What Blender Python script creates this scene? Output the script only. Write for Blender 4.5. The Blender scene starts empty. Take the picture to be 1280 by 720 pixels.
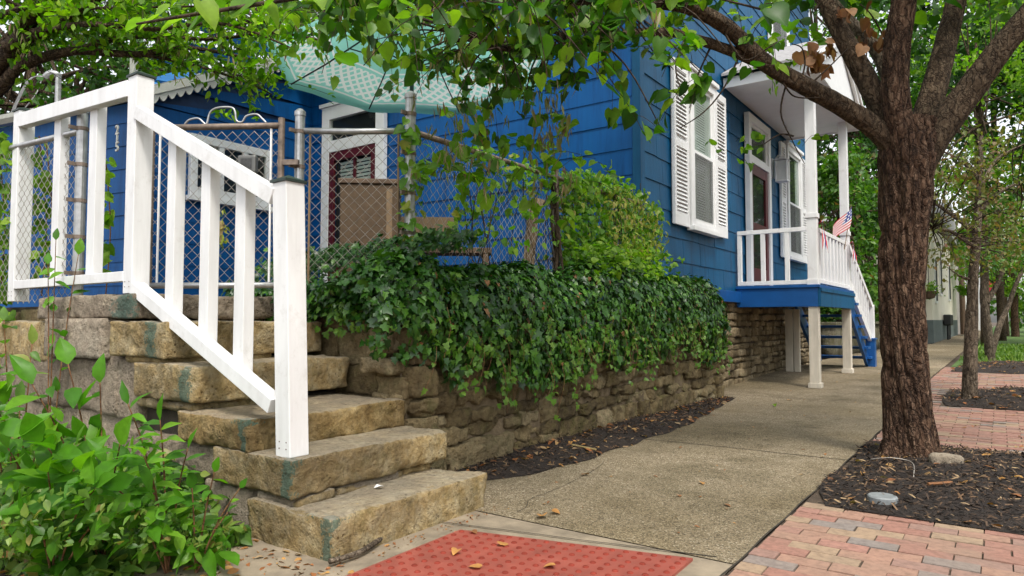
import bpy, math, random
import numpy as np
from mathutils import Vector, Matrix
random.seed(7); RNG = np.random.default_rng(7)
R = math.radians
sc = bpy.context.scene
col = sc.collection
# ------------------------------------------------------------------ camera geometry (real places are found from sight lines)
F = 853.; TH = R(35.6); PI_ = math.atan(40/853.); CZ = 1.0
FW = np.array([-math.sin(TH)*math.cos(PI_), math.cos(TH)*math.cos(PI_), math.sin(PI_)])
RT = np.array([math.cos(TH), math.sin(TH), 0.]); UP = np.cross(RT, FW); CAM = np.array([0, 0, CZ])
def ray(x, y): return FW + RT*(x-640)/F + UP*(360-y)/F
def onz(x, y, z=0.): r = ray(x, y); return CAM + r*(z-CZ)/r[2]
def onx(x, y, X): r = ray(x, y); return CAM + r*X/r[0]
def ony(x, y, Y): r = ray(x, y); return CAM + r*Y/r[1]
def atd(x, y, d): return CAM + ray(x, y)*d
def gz(Y):
    t = min(max((Y-8.)/5., 0), 1); return .1*t*t*(3-2*t)
def ong(x, y):
    z = 0.
    for _ in range(4):
        p = onz(x, y, z); z = gz(p[1])
    return p
# ------------------------------------------------------------------ noise
def _h(ix, iy, iz, s):
    n = (ix*374761393 + iy*668265263 + iz*2147483647 + s*1274126177) & 0xffffffff
    n = ((n ^ (n >> 13))*1274126177) & 0xffffffff
    return ((n ^ (n >> 16)) & 0xffff)/32767.5 - 1
def vn(P, f=1., s=0):
    P = np.asarray(P, float)*f + 1000.
    i = np.floor(P).astype(np.int64); t = P-i; t = t*t*(3-2*t)
    o = 0
    for a in (0, 1):
        for b in (0, 1):
            for c in (0, 1):
                w = (t[..., 0] if a else 1-t[..., 0])*(t[..., 1] if b else 1-t[..., 1])*(t[..., 2] if c else 1-t[..., 2])
                o = o + w*_h(i[..., 0]+a, i[..., 1]+b, i[..., 2]+c, s)
    return o
def fbm(P, f=1., s=0, o=3):
    r = 0; a = 1.
    for k in range(o): r = r + a*vn(P, f*2**k, s+k); a *= .5
    return r/1.75
# ------------------------------------------------------------------ materials
M = {}
def nt(name):
    m = bpy.data.materials.new(name); m.use_nodes = True
    t = m.node_tree; M[name] = m
    return m, t, t.nodes, t.links, t.nodes['Principled BSDF']
def ramp(n, stops, interp='LINEAR'):
    r = n.new('ShaderNodeValToRGB'); cr = r.color_ramp; cr.interpolation = interp
    while len(cr.elements) < len(stops): cr.elements.new(.5)
    for e, (p, c) in zip(cr.elements, stops):
        e.position = p; e.color = (c[0], c[1], c[2], 1)
    return r
def noise(n, l, src, scale, detail=4, rough=.55, sc3=None):
    t = n.new('ShaderNodeTexNoise'); t.inputs['Scale'].default_value = scale
    t.inputs['Detail'].default_value = detail; t.inputs['Roughness'].default_value = rough
    if sc3:
        mp = n.new('ShaderNodeMapping'); mp.inputs['Scale'].default_value = sc3
        l.new(src, mp.inputs['Vector']); src = mp.outputs[0]
    l.new(src, t.inputs['Vector']); return t
def mixc(n, l, fac, a, b, mode='MIX'):
    x = n.new('ShaderNodeMix'); x.data_type = 'RGBA'; x.blend_type = mode
    if isinstance(fac, (int, float)): x.inputs[0].default_value = fac
    else: l.new(fac, x.inputs[0])
    for v, i in ((a, 6), (b, 7)):
        if isinstance(v, tuple): x.inputs[i].default_value = (*v, 1)
        else: l.new(v, x.inputs[i])
    return x.outputs[2]
def mth(n, l, op, a, b=None):
    x = n.new('ShaderNodeMath'); x.operation = op
    for k, v in enumerate((a, b)):
        if v is None: continue
        if isinstance(v, (int, float)): x.inputs[k].default_value = v
        else: l.new(v, x.inputs[k])
    return x.outputs[0]
def bump(n, l, p, h, strength=.3, dist=.01):
    b = n.new('ShaderNodeBump'); b.inputs['Strength'].default_value = strength; b.inputs['Distance'].default_value = dist
    l.new(h, b.inputs['Height']); l.new(b.outputs[0], p.inputs['Normal']); return b
def objc(n): return n.new('ShaderNodeTexCoord').outputs['Object']
def simple(name, c, rough=.5, metal=0., var=.12, scale=6., bmp=.1, bs=40., spec=.5, dist=.003, sc3=None):
    m, t, n, l, p = nt(name); o = objc(n)
    a = noise(n, l, o, scale, 5, .6, sc3)
    lo = tuple(x*(1-var) for x in c); hi = tuple(min(1, x*(1+var)) for x in c)
    r = ramp(n, [(.3, lo), (.7, hi)]); l.new(a.outputs[0], r.inputs[0]); l.new(r.outputs[0], p.inputs['Base Color'])
    p.inputs['Roughness'].default_value = rough; p.inputs['Metallic'].default_value = metal
    p.inputs['Specular IOR Level'].default_value = spec
    if bmp: bump(n, l, p, noise(n, l, o, bs, 4, .6, sc3).outputs[0], bmp, dist)
    return m
def leafmat(name, stops, trans=.35, rough=.45, spec=.4, veins=True):
    m, t, n, l, p = nt(name)
    g = n.new('ShaderNodeNewGeometry')
    r = ramp(n, stops); l.new(g.outputs['Random Per Island'], r.inputs[0])
    nz = noise(n, l, objc(n), 25, 3); v = ramp(n, [(.3, (.75, .75, .75)), (.75, (1.12, 1.12, 1.05))]); l.new(nz.outputs[0], v.inputs[0])
    c = mixc(n, l, 1., r.outputs[0], v.outputs[0], 'MULTIPLY')
    l.new(c, p.inputs['Base Color']); p.inputs['Roughness'].default_value = rough; p.inputs['Specular IOR Level'].default_value = spec
    if trans:
        tr = n.new('ShaderNodeBsdfTranslucent')
        tc = mixc(n, l, 1., c, (1.5, 1.9, .45), 'MULTIPLY'); l.new(tc, tr.inputs[0])
        mx = n.new('ShaderNodeMixShader'); mx.inputs[0].default_value = trans
        l.new(p.outputs[0], mx.inputs[1]); l.new(tr.outputs[0], mx.inputs[2])
        l.new(mx.outputs[0], n['Material Output'].inputs[0])
    return m
def stonemat(name, stops, moss=.0, paint=False, dark=.6, tread=0., ms=5., over=.6):
    m, t, n, l, p = nt(name); o = objc(n)
    g = n.new('ShaderNodeNewGeometry')
    a = noise(n, l, o, ms, 9, .72); r = ramp(n, stops)
    sm = mth(n, l, 'ADD', mth(n, l, 'MULTIPLY', a.outputs[0], .75), mth(n, l, 'MULTIPLY', g.outputs['Random Per Island'], .32))
    l.new(mth(n, l, 'SUBTRACT', sm, .03), r.inputs[0])
    b = noise(n, l, o, 30., 9, .78); br = ramp(n, [(.3, (dark*.5, dark*.47, dark*.42)), (.46, (.92, .92, .92)), (.55, (1.05, 1.05, 1.05)), (.72, (1.45, 1.43, 1.38))]); l.new(b.outputs[0], br.inputs[0])
    c = mixc(n, l, 1., r.outputs[0], br.outputs[0], 'MULTIPLY')
    d = noise(n, l, o, 2.3, 5, .7, (1, 1, .5)); dr = ramp(n, [(.42, (0, 0, 0)), (.62, (1, 1, 1))]); l.new(d.outputs[0], dr.inputs[0])
    c = mixc(n, l, mth(n, l, 'MULTIPLY', dr.outputs[0], over), c, (.06, .043, .025))
    pv_ = n.new('ShaderNodeTexVoronoi'); pv_.inputs['Scale'].default_value = 34; pv_.inputs['Randomness'].default_value = 1.; l.new(o, pv_.inputs['Vector'])
    pr = ramp(n, [(.1, (.42, .38, .33)), (.26, (1, 1, 1))]); l.new(pv_.outputs['Distance'], pr.inputs[0]); pm = noise(n, l, o, 6., 4, .6); pk = ramp(n, [(.45, (0, 0, 0)), (.6, (1, 1, 1))]); l.new(pm.outputs[0], pk.inputs[0])
    c = mixc(n, l, mth(n, l, 'MULTIPLY', pk.outputs[0], .9), c, mixc(n, l, 1., c, pr.outputs[0], 'MULTIPLY'))
    if moss:
        e = noise(n, l, o, 7., 7, .72); er = ramp(n, [(.5, (0, 0, 0)), (.68, (1, 1, 1))]); l.new(e.outputs[0], er.inputs[0])
        c = mixc(n, l, mth(n, l, 'MULTIPLY', er.outputs[0], moss), c, (.085, .085, .018))
    if paint:
        at = n.new('ShaderNodeAttribute'); at.attribute_name = 'paint'
        k = noise(n, l, o, 30., 8, .78)
        f = mth(n, l, 'ADD', at.outputs['Fac'], mth(n, l, 'MULTIPLY', mth(n, l, 'SUBTRACT', k.outputs[0], .53), 3.2))
        fr = ramp(n, [(.5, (0, 0, 0)), (.56, (1, 1, 1))]); l.new(f, fr.inputs[0])
        c = mixc(n, l, mth(n, l, 'MULTIPLY', fr.outputs[0], .8), c, mixc(n, l, 1., (.055, .115, .092), br.outputs[0], 'MULTIPLY'))
    if tread:
        sx = n.new('ShaderNodeSeparateXYZ'); l.new(g.outputs['True Normal'], sx.inputs[0]); tr = ramp(n, [(.75, (0, 0, 0)), (.92, (1, 1, 1))]); l.new(sx.outputs[2], tr.inputs[0])
        c = mixc(n, l, mth(n, l, 'MULTIPLY', tr.outputs[0], tread), c, mixc(n, l, 1., (.42, .37, .3), br.outputs[0], 'MULTIPLY'))
    l.new(c, p.inputs['Base Color']); p.inputs['Roughness'].default_value = .9; p.inputs['Specular IOR Level'].default_value = .25
    h = mth(n, l, 'ADD', mth(n, l, 'ADD', b.outputs[0], mth(n, l, 'MULTIPLY', mth(n, l, 'MINIMUM', pv_.outputs['Distance'], .3), mth(n, l, 'MULTIPLY', pk.outputs[0], 2.))), mth(n, l, 'MULTIPLY', noise(n, l, o, 90., 4, .7).outputs[0], .5))
    bump(n, l, p, h, 1., .024)
    return m
# ------------------------------------------------------------------ mesh builder and object helpers
ORG = {}
class MB:
    def __init__(s): s.v = []; s.f = []; s.m = []
    def add(s, vs, fs, mi=0):
        k = len(s.v); s.v += [tuple(map(float, v)) for v in vs]
        s.f += [tuple(i+k for i in f) for f in fs]; s.m += [mi]*len(fs); return s
    def box(s, a, b, mi=0):
        (x0, y0, z0), (x1, y1, z1) = a, b
        x0, x1 = min(x0, x1), max(x0, x1); y0, y1 = min(y0, y1), max(y0, y1); z0, z1 = min(z0, z1), max(z0, z1)
        return s.add([(x0,y0,z0),(x1,y0,z0),(x1,y1,z0),(x0,y1,z0),(x0,y0,z1),(x1,y0,z1),(x1,y1,z1),(x0,y1,z1)],
              [(0,3,2,1),(4,5,6,7),(0,1,5,4),(1,2,6,5),(2,3,7,6),(3,0,4,7)], mi)
    def bar(s, p, q, w, h, side=None, mi=0):
        """square bar from p to q; w along side, h along the other"""
        p = np.array(p, float); q = np.array(q, float); d = q-p; d /= np.linalg.norm(d)
        if side is None: side = np.cross(d, (0, 0, 1)) if abs(d[2]) < .95 else np.array((1., 0, 0))
        u = np.array(side, float); u = u-d*(u@d); u /= np.linalg.norm(u); t = np.cross(u, d)
        u = u*w/2; t = t*h/2
        vs = [e+a*u+b*t for e in (p, q) for a, b in ((-1,-1),(1,-1),(1,1),(-1,1))]
        return s.add(vs, [(0,1,2,3),(7,6,5,4),(0,4,5,1),(1,5,6,2),(2,6,7,3),(3,7,4,0)], mi)
    def post(s, p, q, ux, w, h):
        """upright bar with vertical ends kept square to direction ux"""
        return s.bar(p, q, w, h, ux)
    def tube(s, pts, rad, n=8, cap=True, mi=0):
        P = np.array(pts, float); k = len(P)
        rad = np.full(k, rad) if np.isscalar(rad) else np.array(rad, float)
        T = np.gradient(P, axis=0); T /= np.linalg.norm(T, axis=1)[:, None]+1e-12
        u = np.cross(T[0], (0, 0, 1.)) if abs(T[0][2]) < .9 else np.cross(T[0], (1., 0, 0))
        u /= np.linalg.norm(u); vs = []
        for i in range(k):
            u = u-T[i]*(u@T[i]); u /= np.linalg.norm(u)+1e-12; w = np.cross(T[i], u)
            for j in range(n):
                a = 2*math.pi*j/n; vs.append(P[i]+rad[i]*(u*math.cos(a)+w*math.sin(a)))
        fs = [(i*n+j, i*n+(j+1) % n, (i+1)*n+(j+1) % n, (i+1)*n+j) for i in range(k-1) for j in range(n)]
        if cap: fs += [tuple(range(n))[::-1], tuple((k-1)*n+j for j in range(n))]
        return s.add(vs, fs, mi)
    def prism(s, poly, axis, a, b, mi=0):
        """polygon (two coords) extruded along axis 0/1/2 from a to b"""
        n = len(poly)
        def pt(c, e): l = list(c); l.insert(axis, e); return tuple(l)
        vs = [pt(c, a) for c in poly]+[pt(c, b) for c in poly]
        return s.add(vs, [tuple(range(n)), tuple(range(n, 2*n))[::-1]]+[(i, i+n, (i+1) % n+n, (i+1) % n) for i in range(n)], mi)
    def build(s, name, mat, parent=None, org=None, smooth=False, bevel=0., recalc=True):
        return mk(name, s.v, s.f, mat, parent, org, smooth, bevel, s.m, recalc)
def mk(name, V, Fc, mat, parent=None, org=None, smooth=False, bevel=0., mi=None, recalc=False):
    V = np.asarray(V, float)
    if parent is not None: org = ORG[parent.name]
    elif org is None:
        lo, hi = V.min(0), V.max(0); org = np.array([(lo[0]+hi[0])/2, (lo[1]+hi[1])/2, lo[2]])
    org = np.array(org, float)
    me = bpy.data.meshes.new(name); L = V-org
    if isinstance(Fc, np.ndarray):
        nf, k = Fc.shape
        me.vertices.add(len(L)); me.vertices.foreach_set('co', L.astype(np.float32).ravel())
        me.loops.add(nf*k); me.loops.foreach_set('vertex_index', Fc.astype(np.int32).ravel())
        me.polygons.add(nf); me.polygons.foreach_set('loop_start', (np.arange(nf)*k).astype(np.int32))
        me.polygons.foreach_set('loop_total', np.full(nf, k, np.int32)); me.update(calc_edges=True)
    else:
        me.from_pydata(L.tolist(), [], Fc)
    if recalc:
        import bmesh
        bm = bmesh.new(); bm.from_mesh(me); bmesh.ops.recalc_face_normals(bm, faces=bm.faces); bm.to_mesh(me); bm.free()
    for x in (mat if isinstance(mat, (list, tuple)) else [mat]): me.materials.append(M[x])
    if mi is not None and any(mi): me.polygons.foreach_set('material_index', np.array(mi, np.int32))
    if smooth: me.polygons.foreach_set('use_smooth', np.ones(len(me.polygons), bool))
    me.update()
    o = bpy.data.objects.new(name, me); col.objects.link(o)
    if parent is not None: o.parent = parent
    else: o.location = org
    ORG[o.name] = org
    if bevel:
        b = o.modifiers.new('bevel', 'BEVEL'); b.width = bevel; b.segments = 2; b.limit_method = 'ANGLE'; b.angle_limit = R(40)
    return o
def tag(o, label=None, cat=None, group=None, kind=None):
    if label: o['label'] = label
    if cat: o['category'] = cat
    if group: o['group'] = group
    if kind: o['kind'] = kind
    return o
def thing(name, loc, label, cat, group=None):
    o = bpy.data.objects.new(name, None); col.objects.link(o); o.location = loc; o.empty_display_size = .1
    ORG[o.name] = np.array(loc, float); return tag(o, label, cat, group)
def copy_tree(o, parent=None):
    c = o.copy(); col.objects.link(c); c.parent = parent; ORG[c.name] = ORG[o.name]
    for ch in list(o.children): copy_tree(ch, c)
    return c
# ------------------------------------------------------------------ leaves
def tmpl(mid, out, fold=.25, droop=.15):
    """leaf with midrib points mid (y) and half outline out [(x,y)]; triangles only"""
    n = len(mid); vs = [(0, y, -droop*y*y) for y in mid]
    for sg in (-1, 1): vs += [(sg*x, y, fold*x-droop*y*y) for x, y in out]
    fs = []
    m = len(out)
    for k, sg in enumerate((-1, 1)):
        o = n+k*m; ring = list(range(o, o+m))
        # zip midrib and outline
        i = j = 0
        while i < n-1 or j < m-1:
            if j < m-1 and (i == n-1 or out[j+1][1] <= mid[i+1]+.02): t = (i, ring[j], ring[j+1]); j += 1
            else: t = (i, ring[j], i+1); i += 1
            fs.append(t if sg < 0 else t[::-1])
    return np.array(vs), np.array(fs)
T_HEART = tmpl([0, .4, 1.], [(.2, -.14), (.45, .05), (.5, .35), (.3, .72), (.01, 1.)], .3, .2)
T_OVAL = tmpl([0, .4, 1.], [(.03, 0), (.25, .25), (.27, .5), (.14, .8), (.005, 1.)], .3, .22)
T_LANCE = tmpl([0, .5, 1.], [(.02, 0), (.15, .25), (.16, .55), (.005, 1.)], .35, .35)
T_IVY = tmpl([0, .45, 1.], [(.18, -.1), (.48, .02), (.3, .28), (.42, .5), (.2, .62), (.005, 1.)], .18, .2)
T_SIMPLE = tmpl([0, 1.], [(.12, .05), (.36, .4), (.005, 1.)], .25, .2)
T_POD = tmpl([0, 1.], [(.02, 0), (.09, .4), (.005, 1.)], .3, .1)
def unit(a): return a/(np.linalg.norm(a, axis=-1, keepdims=True)+1e-9)
def leaves(T, P, D, N, S):
    tv, tf = T; P = np.asarray(P, float); n = len(P)
    D = unit(np.asarray(D, float)); N = np.asarray(N, float); N = unit(N-D*(N*D).sum(1, keepdims=True)); X = np.cross(D, N)
    S = np.asarray(S, float)[:, None, None]
    wob = 1+RNG.uniform(-.18, .18, (n, 1, 1))
    V = P[:, None, :]+S*(wob*tv[None, :, 0:1]*X[:, None]+tv[None, :, 1:2]*D[:, None]+tv[None, :, 2:3]*RNG.uniform(.4, 1.6, (n, 1, 1))*N[:, None])
    Fx = tf[None]+(np.arange(n)*len(tv))[:, None, None]
    return V.reshape(-1, 3), Fx.reshape(-1, 3)
def joinm(L):
    V = []; Fx = []; k = 0
    for v, f in L: V.append(v); Fx.append(f+k); k += len(v)
    return np.vstack(V), np.vstack(Fx)
def rdir(n, base=(0, 0, 0), spread=1.):
    return unit(RNG.normal(0, 1, (n, 3))*spread+np.array(base, float))
def spray(P, size, T=T_HEART, droop=-.5, up=.8, sv=.3):
    n = len(P)
    return leaves(T, P, rdir(n, (0, 0, droop), .8), rdir(n, (0, 0, up), .6), size*RNG.uniform(1-sv, 1+sv, n))
def clumps(c, r, k, n, cr, shell=.5, flat=1.):
    """n points in k clumps inside an ellipsoid"""
    u = unit(RNG.normal(0, 1, (k, 3)))*(shell+(1-shell)*RNG.random((k, 1))**.5)
    cc = np.array(c)+u*np.array(r)
    w = RNG.integers(0, k, n)
    q = unit(RNG.normal(0, 1, (n, 3)))*RNG.random((n, 1))**.45*cr*(.6+.8*RNG.random((k, 1))[w])
    q[:, 2] *= .6*flat
    return cc[w]+q, cc
def bez(pts, n=24):
    P = np.array(pts, float); k = len(P); t = np.linspace(0, k-1, n); out = []
    for x in t:
        i = min(int(x), k-2); u = x-i
        p0 = P[max(i-1, 0)]; p1 = P[i]; p2 = P[i+1]; p3 = P[min(i+2, k-1)]
        out.append(.5*((2*p1)+(-p0+p2)*u+(2*p0-5*p1+4*p2-p3)*u*u+(-p0+3*p1-3*p2+p3)*u**3))
    return np.array(out)
# ------------------------------------------------------------------ stones
def rbox(c, size, res=.03, rnd=.12, amp=.008, seed=0, axes=None, fr=9., flat_top=1.):
    """rough rounded block; returns verts, quads"""
    size = np.array(size, float); n = np.clip(np.round(size/res).astype(int), 2, 90)
    vs = []; fs = []
    for ax in range(3):
        a, b = (ax+1) % 3, (ax+2) % 3
        for sg in (-1, 1):
            k = len(vs); A, B = np.meshgrid(np.linspace(-1, 1, n[a]+1), np.linspace(-1, 1, n[b]+1), indexing='ij')
            p = np.zeros((A.size, 3)); p[:, a] = A.ravel(); p[:, b] = B.ravel(); p[:, ax] = sg
            w = n[b]+1
            for i in range(n[a]):
                for j in range(n[b]):
                    q = (k+i*w+j, k+(i+1)*w+j, k+(i+1)*w+j+1, k+i*w+j+1); fs.append(q if sg > 0 else q[::-1])
            vs += p.tolist()
    p = np.array(vs); key = np.round(p*2000).astype(int)
    _, first, inv = np.unique(key, axis=0, return_index=True, return_inverse=True); inv = inv.ravel()
    p = p[first]; fs = inv[np.array(fs)]
    h = size/2; r = min(rnd, h.min()*.9); q = p*h
    core = np.clip(q, -(h-r), h-r); d = q-core; dl = np.linalg.norm(d, axis=1, keepdims=True)
    q = np.where(dl > r*1.0001, core+d/np.maximum(dl, 1e-9)*r, q)
    w = q+np.array(c)+seed*7.13
    nrm = unit(q/h)
    flat = np.where((nrm[:, 2] > .75) & (np.abs(q[:, 2]-h[2]) < r+.004), flat_top, 1.)
    q = q+nrm*(flat*(amp*fbm(w, fr, 3, 3)+amp*.7*fbm(w, fr*.3, 9, 2)+amp*.55*fbm(w, fr*3., 14, 3)))[:, None]
    dd = np.sort(h-np.abs(q), axis=1)[:, 1]
    ch = np.clip(fbm(w, 7., 41, 3)*1.6+.05, 0, 1)*np.exp(-np.maximum(dd, 0)/.02)*amp*2.4+np.clip(vn(w, 4., 55)-.35, 0, 1)*np.exp(-np.maximum(dd, 0)/.045)*amp*4
    q = q-nrm*ch[:, None]
    q = q+np.stack([vn(w, 3.1, 21+i) for i in range(3)], 1)*amp*.7
    if axes is not None: q = q@np.array(axes)
    return q+np.array(c), fs
def quads_join(L):
    return joinm(L)
def rubble(o, U, W, length, height, th, hs=(.09, .2), ws=(.16, .5), seed=1, amp=.012, prot=.02, gap=.012, top=None, res=.026):
    """a rough stone face: o origin, U along, W outward; returns list of stone meshes"""
    rs = np.random.default_rng(seed); out = []; z = 0; U = np.array(U, float); W = np.array(W, float); Z = np.array((0, 0, 1.))
    AX = np.array([U, W, Z]); k = 0
    while z < height-.03:
        h = rs.uniform(*hs); h = min(h, height-z) if height-z-h > .06 else height-z
        x = -rs.uniform(0, .1)
        while x < length-.02:
            w = rs.uniform(*ws)*(1.25 if h > .15 else .9)
            if length-(x+w) < .1: w = length-x
            dz = rs.uniform(-.012, .012); hh = h*rs.uniform(.9, 1.02)
            if rs.random() < .16 and h > .13:
                parts = [(h*.52, 0), (h*.48, h*.52)]
            else: parts = [(hh, 0)]
            for ph, pz in parts:
                c = np.array(o)+U*(x+w/2)+Z*(z+pz+ph/2+dz)+W*(-th/2+rs.uniform(-prot, prot))
                k += 1
                out.append(rbox(c, (w-gap, th, ph-gap), res, rs.uniform(.003, .009), amp*rs.uniform(.6, 1.2), seed*31+k, AX, 13.))
            x += w
        z += h
    return out
def attr(o, name, vals):
    a = o.data.attributes.new(name, 'FLOAT', 'POINT'); a.data.foreach_set('value', np.asarray(vals, np.float32))
# ------------------------------------------------------------------ material library
def mat_concrete():
    m, t, n, l, p = nt('concrete'); o = objc(n)
    v = n.new('ShaderNodeTexVoronoi'); v.inputs['Scale'].default_value = 150; l.new(o, v.inputs['Vector'])
    r = ramp(n, [(0, (.09, .072, .05)), (.3, (.19, .15, .103)), (.62, (.27, .216, .15)), (.9, (.35, .29, .21)), (1, (.5, .44, .36))])
    sx = n.new('ShaderNodeSeparateColor'); l.new(v.outputs['Color'], sx.inputs[0]); l.new(sx.outputs[0], r.inputs[0])
    a = noise(n, l, o, 1.1, 6, .65); ar = ramp(n, [(.33, (.5, .49, .41)), (.5, (.88, .87, .82)), (.7, (1.15, 1.14, 1.1))]); l.new(a.outputs[0], ar.inputs[0])
    c = mixc(n, l, 1., r.outputs[0], ar.outputs[0], 'MULTIPLY')
    b = noise(n, l, o, 14, 6, .7); b2 = ramp(n, [(.56, (0, 0, 0)), (.75, (1, 1, 1))]); l.new(b.outputs[0], b2.inputs[0])
    c = mixc(n, l, mth(n, l, 'MULTIPLY', b2.outputs[0], .5), c, (.12, .095, .06))
    a2 = noise(n, l, o, .55, 3, .6); a2r = ramp(n, [(.45, (1.1, 1.1, 1.08)), (.62, (.62, .6, .5))]); l.new(a2.outputs[0], a2r.inputs[0]); c = mixc(n, l, .85, c, a2r.outputs[0], 'MULTIPLY')
    w_ = noise(n, l, o, 3.2, 7, .75); wr = ramp(n, [(.5, (1, 1, 1)), (.66, (.66, .64, .58))]); l.new(w_.outputs[0], wr.inputs[0]); c = mixc(n, l, .8, c, wr.outputs[0], 'MULTIPLY')
    l.new(c, p.inputs['Base Color']); p.inputs['Roughness'].default_value = .85; p.inputs['Specular IOR Level'].default_value = .3
    bump(n, l, p, mth(n, l, 'ADD', v.outputs['Distance'], mth(n, l, 'MULTIPLY', b.outputs[0], .5)), .6, .006)
mat_concrete()
simple('smooth_concrete', (.23, .185, .13), .85, var=.35, scale=6, bmp=.5, bs=150, dist=.003)
def mat_siding(name, c, streak, painted_sheen, rough):
    m, t, n, l, p = nt(name); o = objc(n)
    a = noise(n, l, o, 1.6, 5, .6); b = noise(n, l, o, 22, 5, .65, (1, 1, .06))
    r = ramp(n, [(.25, tuple(x*.72 for x in c)), (.55, c), (.8, tuple(min(1, x*1.25) for x in c))])
    l.new(mth(n, l, 'ADD', mth(n, l, 'MULTIPLY', a.outputs[0], .5), mth(n, l, 'MULTIPLY', b.outputs[0], .5)), r.inputs[0])
    s = noise(n, l, o, 60, 6, .75, (1, 1, .12)); sr = ramp(n, [(.62, (0, 0, 0)), (.8, (1, 1, 1))]); l.new(s.outputs[0], sr.inputs[0])
    cc = mixc(n, l, mth(n, l, 'MULTIPLY', sr.outputs[0], streak), r.outputs[0], painted_sheen)  # paler vertical streaks put a sheen into the base colour
    k1 = noise(n, l, o, 7, 6, .7, (1, 1, .08)); kr = ramp(n, [(.3, (.5, .52, .56)), (.48, (1, 1, 1)), (.7, (1.22, 1.16, 1.08))]); l.new(k1.outputs[0], kr.inputs[0]); cc = mixc(n, l, .8, cc, kr.outputs[0], 'MULTIPLY')
    l.new(cc, p.inputs['Base Color']); p.inputs['Roughness'].default_value = rough; p.inputs['Specular IOR Level'].default_value = .28
    bump(n, l, p, mth(n, l, 'ADD', s.outputs[0], b.outputs[0]), .35, .004)
mat_siding('blue_siding', (.0006, .077, .265), .14, (.008, .125, .34), .5)
mat_siding('blue_shingle', (.003, .078, .185), .4, (.035, .15, .27), .5)
simple('blue_trim', (.004, .07, .25), .4, var=.15, bmp=.1)
simple('blue_dark', (.004, .03, .10), .45, var=.2, bmp=.1)
def mat_white():
    m, t, n, l, p = nt('white_paint'); o = objc(n)
    a = noise(n, l, o, 9, 5, .6, (1, 1, .2)); r = ramp(n, [(.25, (.66, .65, .645)), (.6, (.79, .785, .785))]); l.new(a.outputs[0], r.inputs[0])
    s = noise(n, l, o, 45, 6, .7, (1, 1, .05)); d = noise(n, l, o, 6, 7, .75); dr = ramp(n, [(.56, (0, 0, 0)), (.75, (1, 1, 1))]); l.new(d.outputs[0], dr.inputs[0])
    c = mixc(n, l, mth(n, l, 'MULTIPLY', dr.outputs[0], .45), r.outputs[0], (.42, .385, .34))
    k2 = noise(n, l, o, 24, 8, .8); k2r = ramp(n, [(.69, (0, 0, 0)), (.72, (1, 1, 1))]); l.new(k2.outputs[0], k2r.inputs[0]); c = mixc(n, l, mth(n, l, 'MULTIPLY', k2r.outputs[0], .8), c, (.3, .25, .19))
    l.new(c, p.inputs['Base Color']); p.inputs['Roughness'].default_value = .42
    bump(n, l, p, s.outputs[0], .6, .004)
mat_white()
simple('white_trim', (.78, .78, .78), .45, var=.04, bmp=.08, bs=30)
simple('cream_trim', (.68, .66, .6), .5, var=.08)
simple('gutter_paint', (.42, .42, .37), .45, var=.12)
simple('green_cap', (.02, .035, .028), .5, var=.4, bmp=.2)
simple('galvanised', (.42, .42, .42), .42, .75, var=.25, scale=14, bmp=.1)
simple('rusty_pipe', (.2, .155, .125), .6, .45, var=.4, scale=18, bmp=.3)
simple('wire', (.4, .36, .32), .5, .4, var=.3, scale=8, bmp=0)
simple('maroon', (.085, .004, .009), .4, var=.2, bmp=.05)
simple('blind', (.62, .62, .6), .6, var=.05, bmp=0)
simple('dark_inside', (.012, .012, .013), .8, var=.3, bmp=0)
simple('curtain', (.5, .5, .48), .8, var=.08, bmp=.1, bs=50, sc3=(1, 1, .05))
simple('wicker', (.08, .046, .02), .7, var=.3, scale=30, bmp=.7, bs=160, dist=.004)
simple('tan_wood', (.2, .13, .07), .7, var=.25, scale=8, bmp=.2, sc3=(1, 1, .2))
simple('brown_wood', (.1, .06, .035), .7, var=.3, scale=8, bmp=.2)
simple('roof_shingle', (.34, .33, .33), .9, var=.25, scale=14, bmp=.5, bs=70)
simple('tarp', (.02, .27, .75), .4, var=.15, scale=9, bmp=.4, bs=12, dist=.02)
simple('black_metal', (.02, .02, .022), .4, .3, var=.2, bmp=0)
simple('asphalt', (.05, .05, .052), .9, var=.25, scale=30, bmp=.4, bs=160)
simple('soil', (.075, .052, .034), .95, var=.45, scale=9, bmp=.9, bs=60, dist=.02)
simple('mulch', (.022, .0135, .009), .9, var=.6, scale=40, bmp=1., bs=110, dist=.02)
simple('lawn', (.07, .13, .025), .9, var=.3, scale=5, bmp=.6, bs=90, dist=.02)
simple('mortar', (.17, .125, .075), .95, var=.35, scale=12, bmp=.8, bs=60, dist=.015)
simple('dark_gap', (.035, .027, .018), .95, var=.4, scale=12, bmp=.6, bs=60, dist=.01)
simple('cream_wall', (.68, .63, .52), .8, var=.06, scale=2, bmp=.15)
simple('grey_wall', (.42, .4, .37), .8, var=.08, scale=2, bmp=.15)
simple('dark_stucco', (.1, .125, .12), .8, var=.15, scale=4, bmp=.2)
simple('old_post', (.55, .5, .42), .7, var=.25, scale=7, bmp=.3, sc3=(1, 1, .2))
simple('flag_red', (.5, .03, .04), .8, var=.08, bmp=0); simple('flag_white', (.75, .74, .74), .8, var=.05, bmp=0); simple('flag_blue', (.02, .035, .2), .8, var=.1, bmp=0)
simple('lamp_glass', (.65, .66, .66), .12, var=.1, bmp=.3, bs=60)
simple('box_grey', (.13, .13, .125), .4, .3, var=.1); simple('box_face', (.05, .05, .05), .3, var=.5, scale=70)
simple('straw', (.25, .19, .08), .85, var=.3, scale=30, bmp=.6, bs=90)
simple('yellow_paint', (.5, .4, .12), .7); simple('red_sign', (.5, .04, .05), .6)
simple('grey_cap', (.2, .215, .22), .6, var=.2, scale=30)
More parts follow.
